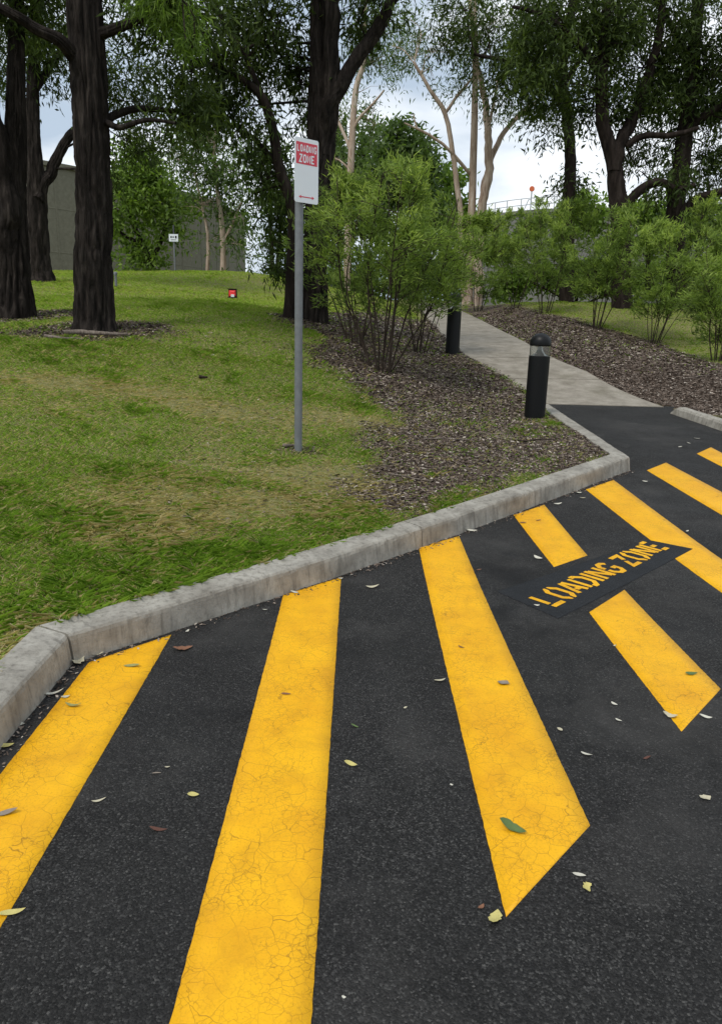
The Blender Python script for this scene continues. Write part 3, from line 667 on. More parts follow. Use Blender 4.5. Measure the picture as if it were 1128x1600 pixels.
# ---- trees
def leaves(C, D, Lw, jit):
    """leaf quads: centre C, direction D (unit), Lw (n,2) length and width"""
    n = len(C); side = np.cross(D, rng.normal(size=(n, 3))); side /= np.linalg.norm(side, axis=1)[:, None] + 1e-9
    Ln = Lw[:, :1]; w = Lw[:, 1:2]
    nrm = np.cross(D, side)
    V = np.stack([C, C + D * Ln * .42 + side * w * .5 + nrm * Ln * .04, C + D * Ln + nrm * -Ln * .06, C + D * Ln * .42 - side * w * .5 + nrm * Ln * .04], 1)
    return V.reshape(-1, 3)
def unit(v): return v / (np.linalg.norm(v, axis=-1, keepdims=True) + 1e-9)
def tree(name, label, cat, limbs, blobs, lmat, bmat, leaf=(.12, .022), droop=.8, ridge=0.0, nseg=10, step=.12, group=None, seed=0, per=16, spread=.22, twig_r=.007, dens=1.0, clump=1.5):
    """limbs: list of (points, radii) in world metres; blobs: (centre, radii(3), twigs)"""
    global rng
    rng = np.random.default_rng(1000 + seed)
    base = np.array(limbs[0][0][0]); t = thing(name, label, cat, base, group)
    Vs = []; Fs = []; n0 = 0; nodes = []; nr = []
    for k, (pts, rad) in enumerate(limbs):
        pr = catmull(np.c_[np.asarray(pts, float), np.asarray(rad, float)], step)
        if k: pr[:, :3] += (np.stack([vn.f(np.arange(len(pr)) * step * 2.5 + 11 * j + seed * 7, np.full(len(pr), k * 3.1), 2) for j in range(3)], -1) - .5) * pr[:, 3:4] * 1.2
        rg = ridge if pr[0, 3] > .05 else ridge * .6
        v_, f_ = tube(pr[:, :3], pr[:, 3], nseg if k == 0 or pr[0, 3] > .09 else max(6, nseg // 3), rg, seed + k)
        Vs.append(v_); Fs.append(f_ + n0); n0 += len(v_); nodes.append(pr[:, :3]); nr.append(pr[:, 3])
    nodes = np.concatenate(nodes); nr = np.concatenate(nr)
    LC = []; LD = []; LT = []; LS = []
    bV = []; bF = []; bn = 0
    for (c, rr, nt_) in blobs:
        nt_ = int(nt_ * (dens if c[2] < 1.4 + .72 * c[1] * .95 else .5)); c = np.asarray(c, float); rr = np.asarray(rr, float) * np.ones(3)
        # boughs into the clump
        nb = max(2, nt_ // 14)
        d = unit(rng.normal(size=(nb, 3))); tips = c + d * rr * (rng.random((nb, 1)) ** .5) * .85
        bough = []
        for tip in tips:
            dist = np.linalg.norm(nodes - tip, axis=1) + np.where(nodes[:, 2] > tip[2] + .3, 1.5, 0) + rng.random(len(nodes)) * .5
            s0 = nodes[np.argmin(dist)]; r0 = min(nr[np.argmin(dist)] * .6, .012 + .010 * np.linalg.norm(tip - s0))
            mid = (s0 + tip) / 2 + rng.normal(size=3) * .10 * np.linalg.norm(tip - s0) + np.array([0, 0, .08 * np.linalg.norm(tip - s0)])
            pth = catmull([s0, mid, tip], max(.15, np.linalg.norm(tip - s0) / 7))
            v_, f_ = tube(pth, np.linspace(r0, twig_r, len(pth)), 5); bV.append(v_); bF.append(f_ + bn); bn += len(v_); bough.append(pth[len(pth) // 2:])
        bough = np.concatenate(bough)
        n3 = nt_ * 3; d = unit(rng.normal(size=(n3, 3))); tw = c + d * rr * (rng.random((n3, 1)) ** .42)
        fq = 1.7 / max(.35, rr[0] * .55); gap = vn.f(tw[:, 0] * fq + seed * 3, tw[:, 2] * fq + tw[:, 1] * fq * .6 + 20, 2)
        tw = tw[np.argsort(-gap + rng.random(n3) * .12)][:nt_]
        # twigs hang off the boughs
        for q_ in tw:
            s0 = bough[np.argmin(np.linalg.norm(bough - q_, axis=1) + rng.random(len(bough)) * .15)]
            v_, f_ = tube([s0, (s0 + q_) / 2 + np.array([0, 0, .06 * np.linalg.norm(q_ - s0)]), q_], [twig_r, twig_r * .7, twig_r * .4], 3); bV.append(v_); bF.append(f_ + bn); bn += len(v_)
        per_ = int(per * clump); m = nt_ * per_
        tc_ = np.repeat(tw, per_, 0); out_ = unit(np.repeat((tw - c) / rr, per_, 0) + 1e-6)
        C = tc_ + rng.normal(size=(m, 3)) * spread * .8 * np.array([1, 1, .75]) * np.repeat(.6 + .8 * rng.random((nt_, 1)), per_, 0)
        D = unit(rng.normal(size=(m, 3)) * .75 + out_ * .3 + np.array([0, 0, -droop]))
        LC.append(C); LD.append(D)
        LT.append(np.clip(np.repeat(rng.random(nt_) * .6 + .2, per_) + rng.normal(size=m) * .16, 0, 1))
        LS.append(np.stack([leaf[0] * (.75 + .8 * rng.random(m)), leaf[1] * (.85 + .9 * rng.random(m))], 1))
    Vt = np.concatenate(Vs + bV) - base; F_ = np.concatenate(Fs + [f + n0 for f in bF]) if bV else np.concatenate(Fs)
    link('trunk', mesh('trunk', Vt, F_, bmat, True), t)
    if LC:
        V_ = leaves(np.concatenate(LC), np.concatenate(LD), np.concatenate(LS), 0) - base
        link('crown', mesh('crown', V_, np.arange(len(V_)).reshape(-1, 4), lmat, False, np.repeat(np.concatenate(LT), 4)), t)
    return t
def Lb(Yd, pts, dY=0.0):
    """limb given by photo points (x, y, half-width in pixels) at distance Yd, drifting dY metres in depth"""
    n = len(pts); return ([at(x, y, Yd + dY * k / (n - 1)) for k, (x, y, w_) in enumerate(pts)], [px(w_, Yd) for x, y, w_ in pts])
def Lt(Yd, pts, dY=0.0): return Lb(Yd, [(x, y, w_ * .8) for x, y, w_ in pts], dY)
def Bl(Yd, *bl):
    """leaf clumps: x, y, half-width, half-height (pixels), twigs, depth shift, depth radius (m)"""
    return [(at(x, y, Yd + dy), (px(w_, Yd), rd, px(h_, Yd)), n) for (x, y, w_, h_, n, dy, rd) in bl]

# near dark-barked trees on the left lawn
tree('ironbark_tree', 'big dark furrowed trunk with bark litter round its foot, left lawn', 'tree',
     [Lb(9.5, [(148, 535, 44), (148, 512, 36), (147, 485, 31), (146, 430, 29), (146, 300, 27), (141, 150, 26), (132, 0, 25), (124, -200, 21), (118, -450, 14), (116, -600, 5)]),
      Lb(9.4, [(118, 88, 12), (95, 68, 9), (55, 45, 7), (0, 14, 6), (-90, -20, 4)], -.6),
      Lb(9.5, [(150, 58, 9), (185, 42, 7), (235, 22, 5), (300, -12, 3)], -.5),
      Lb(9.5, [(150, 205, 7), (180, 180, 6), (225, 170, 4.5), (290, 176, 3)], .6),
      Lb(9.5, [(165, 190, 5), (190, 198, 4), (232, 186, 3), (275, 192, 2)], -.4)],
     Bl(9.5, (255, 20, 85, 60, 64, .5, .8), (50, 15, 70, 40, 40, 1.3, .8), (110, -140, 190, 80, 90, .6, 1.4), (110, -330, 220, 120, 90, 0, 1.9), (280, 170, 55, 45, 34, .3, .6)),
     M['leaf_dark'], M['bark'], (.11, .020), .7, .17, 120, .035, 'dark-barked trees', 1, 22, .17)
tree('feathery_tree', 'fresh green feathery foliage hanging in front of the dark branches, top left', 'tree',
     [Lb(8.2, [(-160, 560, 14), (-150, 200, 12), (-60, -140, 8), (120, -170, 6), (250, -60, 3), (285, 0, 2)])],
     Bl(8.2, (272, 15, 30, 40, 26, 0, .35), (235, -5, 30, 22, 12, .1, .3), (292, 65, 14, 26, 6, 0, .2)),
     M['leaf_bright'], M['bark_far'], (.09, .011), 1.0, 0, 10, .2, None, 2, 30, .11)
tree('ironbark_tree', 'dark twin-stemmed trunk cut by the left edge of the picture', 'tree',
     [Lb(10.8, [(25, 512, 46), (25, 494, 36), (22, 440, 27), (18, 330, 22), (24, 220, 16), (26, 110, 12), (26, 0, 10), (20, -200, 7), (18, -300, 3)]),
      Lb(10.7, [(22, 430, 9), (14, 370, 15), (6, 290, 15), (-6, 200, 13), (-22, 90, 11), (-40, -100, 8), (-50, -250, 3)], -.3)],
     Bl(10.8, (0, 60, 50, 60, 26, .9, .7), (15, -70, 140, 55, 60, .9, 1.2), (-40, -220, 180, 110, 60, 0, 1.6)),
     M['leaf_dark'], M['bark'], (.11, .02), .7, .17, 110, .04, 'dark-barked trees', 3, 20, .18)
tree('ironbark_tree', 'dark forked trunk farther up the lawn between the two big left trunks', 'tree',
     [Lb(17.8, [(66, 446, 26), (65, 436, 21), (62, 400, 15.5), (58, 300, 14), (52, 200, 10.5), (52, 120, 9), (58, 40, 8), (60, -80, 5), (62, -200, 3)]),
      Lb(17.7, [(62, 312, 9), (78, 272, 8.5), (104, 222, 7.5), (132, 185, 6), (150, 130, 4)], .8),
      Lb(17.8, [(55, 140, 6), (72, 112, 5), (92, 84, 4), (110, 40, 3)], .5)],
     Bl(17.8, (40, 90, 60, 60, 50, .2, 1.2), (190, 130, 70, 55, 70, .5, 1.2), (110, 60, 80, 60, 70, 0, 1.3), (200, 220, 45, 35, 34, .3, .8), (60, -90, 150, 80, 80, 0, 2.0), (170, 280, 20, 30, 10, 0, .5)),
     M['leaf_dark'], M['bark'], (.14, .028), .7, .2, 48, .06, 'dark-barked trees', 4, 20, .26)
# tree behind the sign
tree('ironbark_tree', 'tall dark trunk with a slanting limb rising behind the sign', 'tree',
     [Lb(12.5, [(489, 512, 32), (490, 492, 24), (492, 420, 19), (497, 320, 19), (502, 220, 21), (505, 150, 21), (500, 60, 14), (497, -60, 12), (490, -200, 9), (485, -330, 4)]),
      Lb(12.4, [(503, 245, 8), (512, 185, 12), (518, 130, 12), (521, 40, 11), (528, -80, 9), (535, -260, 4)], -.2),
      Lb(12.5, [(500, 262, 8), (508, 215, 12), (518, 175, 12.5), (535, 130, 11.5), (562, 90, 10), (595, 35, 9), (622, -8, 7), (680, -80, 5)], -.5)],
     Bl(12.5, (420, 60, 75, 80, 48, .2, .9), (390, 140, 50, 60, 24, .2, .8), (470, 130, 40, 120, 40, .6, .6), (565, 20, 60, 40, 36, 0, .8), (500, -90, 190, 70, 80, 0, 1.8), (560, -230, 200, 90, 60, 0, 1.8), (445, 330, 22, 60, 20, .5, .4)),
     M['leaf_dark'], M['bark'], (.12, .023), .8, .17, 100, .045, 'dark-barked trees', 5, 22, .19)
tree('wattle_tree', 'slender dark trunk bowing left with hanging leaves, left of the sign post', 'tree',
     [Lb(12.2, [(452, 506, 13), (454, 480, 10), (456, 400, 8), (457, 325, 8.5), (437, 262, 8), (426, 200, 7), (410, 152, 6.5), (380, 126, 5), (340, 107, 4), (306, 94, 3)], -.4),
      Lb(12.1, [(412, 158, 5), (385, 90, 4), (350, 40, 3), (330, -30, 2)], -.4),
      Lb(12.1, [(437, 262, 5), (410, 232, 4), (392, 212, 3), (372, 205, 2)], .4)],
     Bl(12.1, (340, 110, 60, 45, 34, -.2, .7), (380, 185, 50, 50, 26, 0, .7), (420, 270, 40, 60, 26, .3, .6), (330, 40, 60, 50, 34, 0, .8), (400, 30, 60, 60, 30, 0, .8), (432, 425, 18, 20, 7, .3, .3), (300, 160, 40, 40, 22, 0, .6)),
     M['leaf_dark'], M['bark_far'], (.13, .022), 1.0, .1, 20, .08, None, 6, 22, .18)

# right hand group
tree('ironbark_tree', 'dark trunk forking into two stems above the right shrubs', 'tree',
     [Lb(22, [(972, 498, 20), (971, 470, 16), (968, 345, 14.5), (964, 300, 13.5), (957, 247, 11), (942, 190, 10), (940, 115, 9), (945, 35, 8), (956, -40, 7), (965, -180, 4)]),
      Lb(22, [(960, 270, 10), (972, 215, 9.5), (992, 172, 8.5), (1014, 115, 7), (1030, 40, 6), (1040, -80, 4)], .6),
      Lb(22, [(968, 340, 8), (982, 318, 7.5), (1000, 298, 7), (1031, 286, 6), (1056, 294, 4), (1085, 288, 3)], -.5),
      Lb(22, [(978, 228, 5), (1005, 212, 4.5), (1050, 211, 4), (1090, 200, 3)], -.6),
      Lb(22, [(940, 120, 6), (915, 80, 5), (880, 45, 4), (840, 20, 3), (800, 10, 2)], -.6)],
     Bl(22, (900, 60, 80, 60, 90, -.4, 1.4), (985, 60, 80, 70, 100, 0, 1.6), (930, 150, 60, 50, 60, .6, 1.2), (1000, 150, 55, 45, 50, .8, 1.2), (830, 70, 60, 60, 60, 0, 1.3), (960, -80, 200, 70, 90, 0, 2.5), (1020, 240, 50, 35, 26, .8, 1.0), (1040, 285, 40, 30, 20, 0, .8), (840, 140, 40, 40, 26, 0, .9)),
     M['leaf_dark'], M['bark_far'], (.17, .036), .8, .12, 24, .1, 'dark-barked trees', 7, 22, .30)
tree('ironbark_tree', 'dark straight trunk rightmost above the shrubs', 'tree',
     [Lb(22.8, [(1066, 498, 20), (1060, 440, 16), (1053, 345, 14), (1062, 270, 13), (1070, 200, 11.5), (1078, 130, 10), (1085, 60, 9), (1095, -40, 8), (1100, -180, 5)]),
      Lb(22.7, [(1054, 338, 8), (1088, 312, 7), (1128, 300, 6), (1190, 280, 4)], -.6),
      Lb(22.7, [(1068, 215, 7), (1095, 185, 6), (1135, 160, 5), (1200, 130, 3)], -.6),
      Lb(22.7, [(1080, 110, 6), (1060, 60, 5), (1030, 10, 4), (1000, -40, 3)], .6)],
     Bl(22.8, (1090, 60, 80, 70, 100, 0, 1.6), (1080, 170, 60, 60, 70, .7, 1.3), (1130, 120, 60, 80, 70, -.3, 1.3), (1040, 110, 50, 60, 56, .6, 1.2), (1110, 240, 50, 40, 34, .5, 1.0), (1110, -90, 180, 80, 80, 0, 2.3), (1170, 200, 60, 90, 50, 0, 1.5), (1100, 300, 50, 25, 20, .6, .8)),
     M['leaf_dark'], M['bark_far'], (.17, .036), .8, .12, 24, .1, 'dark-barked trees', 8, 22, .30)
tree('ironbark_tree', 'thinner dark trunk left of the forked tree, leafy at its foot', 'tree',
     [Lb(28, [(884, 490, 12), (886, 400, 10), (888, 318, 9), (891, 250, 8.5), (886, 185, 8), (878, 125, 7), (885, 60, 6), (895, 0, 5), (905, -100, 3)]),
      Lb(28, [(884, 180, 5), (862, 140, 4), (830, 110, 3.5), (790, 95, 3), (740, 85, 2)], -.6),
      Lb(28, [(880, 130, 4), (905, 95, 4), (925, 60, 3), (935, 20, 2)], .6)],
     Bl(28, (870, 110, 50, 50, 60, 0, 1.3), (800, 130, 60, 40, 50, -.3, 1.3), (880, 40, 70, 50, 60, 0, 1.5), (860, 195, 40, 30, 22, 0, 1.0), (890, 295, 28, 25, 22, .2, .6), (780, 60, 70, 50, 60, 0, 1.5), (720, 30, 60, 45, 40, 0, 1.5), (860, -60, 150, 60, 60, 0, 2.0)),
     M['leaf_dark'], M['bark_far'], (.19, .042), .8, .1, 18, .14, 'dark-barked trees', 9, 20, .34)
# pale gums
tree('gum_tree', 'pale many-stemmed gum with a bare dead branch against the open sky', 'tree',
     [Lt(30, [(730, 490, 9), (733, 400, 8), (737, 325, 7), (739, 255, 6.5), (741, 190, 6), (742, 98, 5), (738, 40, 4), (730, -30, 3)]),
      Lt(30, [(745, 480, 9), (748, 400, 8.5), (752, 327, 8), (765, 253, 7.5), (762, 195, 6), (755, 144, 5), (744, 80, 4), (742, 0, 3)], -.5),
      Lt(30, [(754, 300, 5), (762, 265, 5), (773, 230, 5), (800, 192, 4), (836, 160, 3), (850, 145, 2)], .8),
      Lt(30, [(727, 480, 6), (722, 400, 5.5), (718, 322, 5), (710, 253, 4.5), (695, 178, 4), (670, 138, 3.2), (647, 98, 2.5)], -.6),
      Lt(30, [(736, 275, 3), (716, 250, 3), (698, 230, 2.6), (670, 210, 2.2), (632, 192, 1.2)], -1.0),
      Lt(30, [(652, 200, 1.5), (648, 190, 1.2), (646, 178, .8)], 0), Lt(30, [(695, 178, 3), (715, 150, 2.5), (738, 120, 2)], .5), Lt(30, [(762, 200, 3), (772, 160, 2.5), (778, 120, 2)], .5)],
     Bl(30, (690, 50, 60, 45, 40, 0, 1.4), (745, 80, 45, 50, 36, 0, 1.2), (660, 110, 45, 35, 24, 0, 1.0), (790, 170, 40, 30, 18, .3, .9), (760, 20, 70, 40, 36, 0, 1.4), (720, 140, 40, 30, 14, .4, .9), (645, 60, 40, 35, 20, 0, 1.0)),
     M['leaf_mid'], M['bark_gum'], (.17, .030), .9, 0, 12, .2, 'pale gums', 10, 15, .34)
tree('gum_tree', 'pale pinkish gum trunk just right of the sign plate', 'tree',
     [Lt(32, [(541, 490, 8), (543, 400, 7), (546, 300, 6.5), (549, 240, 6), (552, 185, 5.5), (557, 135, 5), (572, 85, 4), (570, 20, 3), (580, -40, 2)]),
      Lt(32, [(549, 240, 3), (535, 205, 3), (523, 180, 2.2), (512, 160, 1.6)], .5), Lt(32, [(551, 205, 3), (565, 180, 2.6), (585, 160, 2), (600, 140, 1.5)], -.6), Lt(32, [(547, 265, 2), (530, 250, 1.6), (515, 246, 1)], 0)],
     Bl(32, (590, 105, 45, 40, 44, 0, 1.3), (610, 60, 40, 40, 34, 0, 1.2), (560, 40, 40, 40, 26, 0, 1.2), (530, 150, 30, 40, 18, .6, 1.0), (525, 215, 24, 40, 20, 1.5, 1.0), (580, 200, 24, 40, 18, 1.5, 1.0)),
     M['leaf_mid'], M['bark_gum'], (.18, .034), .9, 0, 12, .2, 'pale gums', 11, 15, .34)
# trees before the big tank and beyond
def far_tree(name, label, Yd, stem, blobs, mat, seed, leaf=(.24, .075), bark='bark_far', per=18, spread=.4, droop=.4, group='trees beyond the lawn'):
    return tree(name, label, 'tree', [Lb(Yd, s_) for s_ in stem], Bl(Yd, *blobs), M[mat], M[bark], leaf, droop, 0, 9, .3, group, seed, per, spread, .012)
far_tree('leafy_tree', 'fresh green spreading tree in front of the tank left of the notice board', 33,
         [[(238, 432, 5), (236, 412, 4.5), (222, 380, 4), (205, 340, 3), (200, 300, 2)], [(236, 412, 3.5), (255, 370, 3), (265, 330, 2)], [(222, 380, 3), (185, 360, 2), (175, 330, 1.5)]],
         [(215, 262, 34, 24, 40, 0, 1.0), (250, 285, 34, 24, 40, 0, 1.0), (190, 295, 30, 28, 40, 0, 1.0), (230, 320, 40, 26, 46, 0, 1.1), (275, 320, 26, 26, 26, 0, .9), (185, 350, 26, 26, 30, 0, .9), (215, 385, 34, 20, 30, .4, .9), (265, 360, 24, 22, 20, .2, .8), (230, 412, 40, 12, 20, -.3, .7), (205, 235, 16, 14, 10, 0, .5)], 'leaf_bright', 20, (.20, .075))
far_tree('leafy_tree', 'tall grey green tree with a pale trunk at the right end of the tank', 31,
         [[(349, 432, 5), (349, 400, 4.5), (347, 350, 4), (340, 300, 3), (335, 240, 2), (338, 190, 1.2)], [(325, 432, 3), (326, 380, 2.6), (318, 330, 2), (305, 270, 1.5)], [(349, 380, 2.5), (368, 340, 2), (380, 310, 1.4)]],
         [(335, 215, 34, 30, 34, 0, 1.1), (300, 225, 32, 30, 30, 0, 1.1), (315, 270, 36, 28, 24, 0, 1.1), (360, 270, 32, 30, 34, 0, 1.0), (340, 320, 40, 28, 20, 0, 1.1), (372, 345, 18, 30, 16, 0, .8), (300, 320, 26, 26, 6, 0, .9), (340, 375, 30, 22, 7, .3, .8), (380, 390, 10, 16, 7, 0, .5), (270, 245, 16, 26, 10, 0, .7)], 'leaf_mid', 21, (.22, .05), 'bark_gum')
far_tree('leafy_tree', 'sparse thin-stemmed tree seen between the bowed trunk and the sign post', 27,
         [[(424, 440, 4), (425, 400, 3.5), (422, 340, 3), (420, 280, 2.5), (415, 220, 1.5)], [(432, 440, 3), (436, 380, 2.4), (442, 320, 2)]],
         [(410, 250, 34, 34, 30, 0, .9), (440, 300, 30, 34, 30, 0, .9), (412, 320, 22, 30, 20, 0, .8), (436, 375, 22, 26, 20, 0, .7), (426, 425, 14, 14, 10, 0, .5), (470, 340, 20, 60, 34, .5, .9), (470, 430, 14, 40, 20, .5, .8)], 'leaf_mid', 22, (.20, .05))
far_tree('leafy_tree', 'rounded mid green tree behind the left shrub, right of the pinkish gum', 40,
         [[(628, 470, 5), (628, 380, 4), (630, 300, 3), (632, 240, 2)], [(628, 330, 3), (600, 290, 2), (590, 260, 1.5)], [(630, 320, 3), (660, 290, 2), (675, 270, 1.5)]],
         [(632, 215, 30, 20, 34, 0, 1.2), (612, 240, 26, 22, 28, 0, 1.2), (655, 240, 26, 20, 30, 0, 1.2), (630, 275, 40, 24, 50, 0, 1.4), (590, 285, 26, 26, 30, 0, 1.2), (672, 280, 24, 22, 28, 0, 1.2), (640, 320, 50, 26, 40, 0, 1.4), (580, 340, 34, 34, 34, 0, 1.3), (685, 330, 20, 30, 18, .6, 1.0)], 'leaf_mid', 23, (.30, .11))
far_tree('leafy_tree', 'olive green tree mass behind the pinkish gum trunk', 44,
         [[(530, 480, 5), (530, 380, 4), (527, 280, 3), (525, 200, 2)], [(530, 350, 3), (555, 300, 2), (565, 250, 1.5)]],
         [(525, 230, 22, 40, 34, 0, 1.2), (560, 250, 26, 30, 34, 0, 1.2), (525, 300, 30, 34, 40, 0, 1.3), (570, 305, 30, 30, 34, 0, 1.3), (530, 370, 40, 34, 40, 0, 1.4), (580, 205, 16, 24, 14, 0, 1.0)], 'leaf_mid', 24, (.30, .11))
far_tree('leafy_tree', 'low green tree behind the pale gum and the far tank railing', 48,
         [[(698, 470, 4), (698, 380, 3.5), (697, 320, 2.5), (700, 290, 2)], [(698, 350, 2.5), (720, 320, 2)]],
         [(700, 275, 22, 16, 26, 0, 1.2), (690, 310, 26, 18, 30, 0, 1.3), (725, 330, 24, 18, 26, 0, 1.2), (710, 365, 40, 24, 40, 0, 1.5), (770, 380, 40, 24, 36, 0, 1.5)], 'leaf_bright', 25, (.32, .12))
far_tree('leafy_tree', 'light green tree between the two dark right trunks', 38,
         [[(1012, 470, 4), (1012, 400, 3.5), (1010, 340, 2.5), (1008, 300, 2)]],
         [(1005, 325, 26, 18, 30, 0, 1.1), (1030, 340, 24, 18, 26, 0, 1.1), (905, 318, 22, 16, 22, 0, 1.0), (925, 345, 30, 20, 26, 0, 1.1), (990, 370, 40, 24, 36, 0, 1.3)], 'leaf_bright', 26, (.26, .10))
far_tree('leafy_tree', 'green tree filling the right edge behind the shrubs', 36,
         [[(1112, 470, 5), (1112, 400, 4), (1110, 330, 3), (1105, 280, 2)]],
         [(1105, 335, 34, 24, 40, 0, 1.2), (1070, 365, 40, 24, 40, 0, 1.2), (1140, 360, 40, 34, 40, 0, 1.2), (1120, 400, 50, 24, 40, 0, 1.3)], 'leaf_mid', 27, (.26, .09))

far_tree('far_bush', 'low dark bush mass on the rise behind the left shrubs', 37,
         [[(600, 480, 3), (600, 440, 2.5), (605, 410, 2)], [(600, 470, 2), (560, 440, 2), (530, 420, 1.5)], [(605, 470, 2), (650, 440, 2), (690, 425, 1.5)]],
         [(520, 440, 34, 34, 44, 0, 1.0), (570, 430, 34, 36, 44, 0, 1.0), (620, 425, 36, 36, 46, 0, 1.0), (665, 430, 34, 34, 44, 0, 1.0), (715, 435, 34, 30, 40, 0, 1.0)], 'leaf_mid', 28, (.26, .10))
far_tree('far_bush', 'low green bush line behind the right shrubs', 42,
         [[(900, 490, 3), (900, 450, 2.5), (905, 420, 2)], [(900, 480, 2), (850, 450, 2), (800, 430, 1.5)], [(905, 480, 2), (970, 450, 2), (1040, 430, 1.5)]],
         [(790, 440, 36, 30, 40, 0, 1.0), (845, 440, 36, 28, 40, 0, 1.0), (910, 440, 40, 30, 44, 0, 1.0), (975, 440, 40, 30, 44, 0, 1.0), (1040, 440, 40, 32, 44, 0, 1.0), (1105, 440, 40, 36, 44, 0, 1.0)], 'leaf_bright', 29, (.28, .11))
# ---- shrubs along the path
def shrub(name, label, base, hgt, wid, nstem, ntip, nleaf, seed, leaf=(.075, .009), lean=(0, 0), low=.28, group='path shrubs', rs=.011):
    global rng
    rng = np.random.default_rng(3000 + seed); ntip = int(ntip * .42); leaf = (leaf[0] * 1.35, leaf[1] * 1.75)
    t = thing(name, label, 'shrub', base, group); bV = []; bF = []; bn = 0; C = []; D = []; T_ = []; SS = []
    def add(pth, r0, r1, n=5):
        nonlocal bn
        v_, f_ = tube(pth, np.linspace(r0, r1, len(pth)), n); bV.append(v_); bF.append(f_ + bn); bn += len(v_)
    mains = []
    for k in range(nstem):
        a = 2 * math.pi * (k + rng.random() * .8) / nstem; rr = wid * (.12 + .36 * rng.random()); h = hgt * (.55 + .35 * rng.random())
        b0 = np.array([math.cos(a), math.sin(a), 0]) * (.03 + .10 * rng.random()); tip = np.array([math.cos(a) * rr + lean[0] * h, math.sin(a) * rr + lean[1] * h, h])
        mid = b0 + (tip - b0) * .45 + np.array([0, 0, .08 * h]) + rng.normal(size=3) * .05 * h
        b0[2] = -.1
        pth = catmull([b0, b0 * .5 + mid * .5 + rng.normal(size=3) * .02, mid, tip], .12); add(pth, rs * (.7 + .6 * rng.random()), rs * .3, 6); mains.append(pth[len(pth) // 4:])
    allm = np.concatenate(mains)
    # crown envelope: broad above, narrowing below
    z = low + (1 - low) * rng.random(ntip * 3) ** .7; a = rng.random(ntip * 3) * 2 * math.pi
    env = np.sin(np.clip((z - low * .6) / (1.04 - low * .6), 0, 1) ** .8 * math.pi) ** .55
    lump = .5 + .95 * vn(a * 1.6 + seed * 3.7, z * 7 + seed)
    rad = env * wid * .5 * lump * (rng.random(ntip * 3) ** .5)
    tips = np.stack([np.cos(a) * rad + lean[0] * z * hgt, np.sin(a) * rad + lean[1] * z * hgt, z * hgt * (.84 + .16 * lump)], 1)
    keep = vn.f(tips[:, 0] * 2.6 + seed * 5, tips[:, 2] * 2.6 + tips[:, 1] * 1.9, 2) > .46; tips = tips[keep][:ntip]
    for tp in tips:
        dd = np.linalg.norm(allm - tp, axis=1) + np.where(allm[:, 2] > tp[2] - .12, 1.0, 0)
        s0 = allm[np.argmin(dd)]; Ls = np.linalg.norm(tp - s0)
        m_ = (s0 + tp) / 2 + rng.normal(size=3) * .05 * Ls + np.array([0, 0, .03])
        pth = catmull([s0, m_, tp], max(.08, Ls / 5)); add(pth, .0045, .0018, 4)
        n = nleaf; f = rng.random(n) ** .6; idx = (len(pth) * .35 + f * (len(pth) * .65 - 1)).astype(int).clip(0, len(pth) - 1)
        p_ = pth[idx] + rng.normal(size=(n, 3)) * (.035 + .045 * (1 - f))[:, None]; dr_ = unit(tp - m_)
        C.append(p_); D.append(unit(dr_ * .7 + rng.normal(size=(n, 3)) * .55 + np.array([0, 0, .18])))
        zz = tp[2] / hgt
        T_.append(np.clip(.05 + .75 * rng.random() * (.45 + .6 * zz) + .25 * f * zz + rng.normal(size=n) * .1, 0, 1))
        SS.append(np.stack([leaf[0] * (.6 + .8 * rng.random(n)), leaf[1] * (.7 + .6 * rng.random(n))], 1))
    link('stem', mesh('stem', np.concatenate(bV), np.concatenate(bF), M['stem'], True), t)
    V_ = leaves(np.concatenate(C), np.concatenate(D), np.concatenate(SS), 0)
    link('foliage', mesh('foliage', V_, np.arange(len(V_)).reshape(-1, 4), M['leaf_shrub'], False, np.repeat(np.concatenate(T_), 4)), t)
def at_land(x, y, Yd):
    p = at(x, y, Yd); p[2] = float(surf(np.array([p[0]]), np.array([p[1]]))[0]) - .02; return p
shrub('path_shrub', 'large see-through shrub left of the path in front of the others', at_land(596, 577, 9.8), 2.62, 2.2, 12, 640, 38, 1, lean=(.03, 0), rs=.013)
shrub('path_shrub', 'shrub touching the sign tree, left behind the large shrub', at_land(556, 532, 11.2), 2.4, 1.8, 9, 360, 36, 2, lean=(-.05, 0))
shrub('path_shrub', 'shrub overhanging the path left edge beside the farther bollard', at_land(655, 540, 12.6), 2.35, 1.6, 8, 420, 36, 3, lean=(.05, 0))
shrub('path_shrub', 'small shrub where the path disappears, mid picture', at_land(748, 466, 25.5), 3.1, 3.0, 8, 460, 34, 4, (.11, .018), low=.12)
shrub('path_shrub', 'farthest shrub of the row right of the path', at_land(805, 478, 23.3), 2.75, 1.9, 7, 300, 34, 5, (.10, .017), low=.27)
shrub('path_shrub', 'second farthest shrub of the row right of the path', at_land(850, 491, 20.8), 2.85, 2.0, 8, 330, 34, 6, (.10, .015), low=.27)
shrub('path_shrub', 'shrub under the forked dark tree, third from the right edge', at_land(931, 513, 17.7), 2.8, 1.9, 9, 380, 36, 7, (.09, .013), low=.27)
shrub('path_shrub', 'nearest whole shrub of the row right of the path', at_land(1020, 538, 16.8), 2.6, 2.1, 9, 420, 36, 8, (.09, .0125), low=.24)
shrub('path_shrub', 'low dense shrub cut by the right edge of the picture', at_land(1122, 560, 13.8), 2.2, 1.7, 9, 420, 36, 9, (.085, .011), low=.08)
shrub('path_shrub', 'shrub behind the row, under the rightmost dark trunk', at_land(1085, 505, 21.0), 3.0, 2.4, 8, 340, 34, 10, (.10, .016), low=.2)
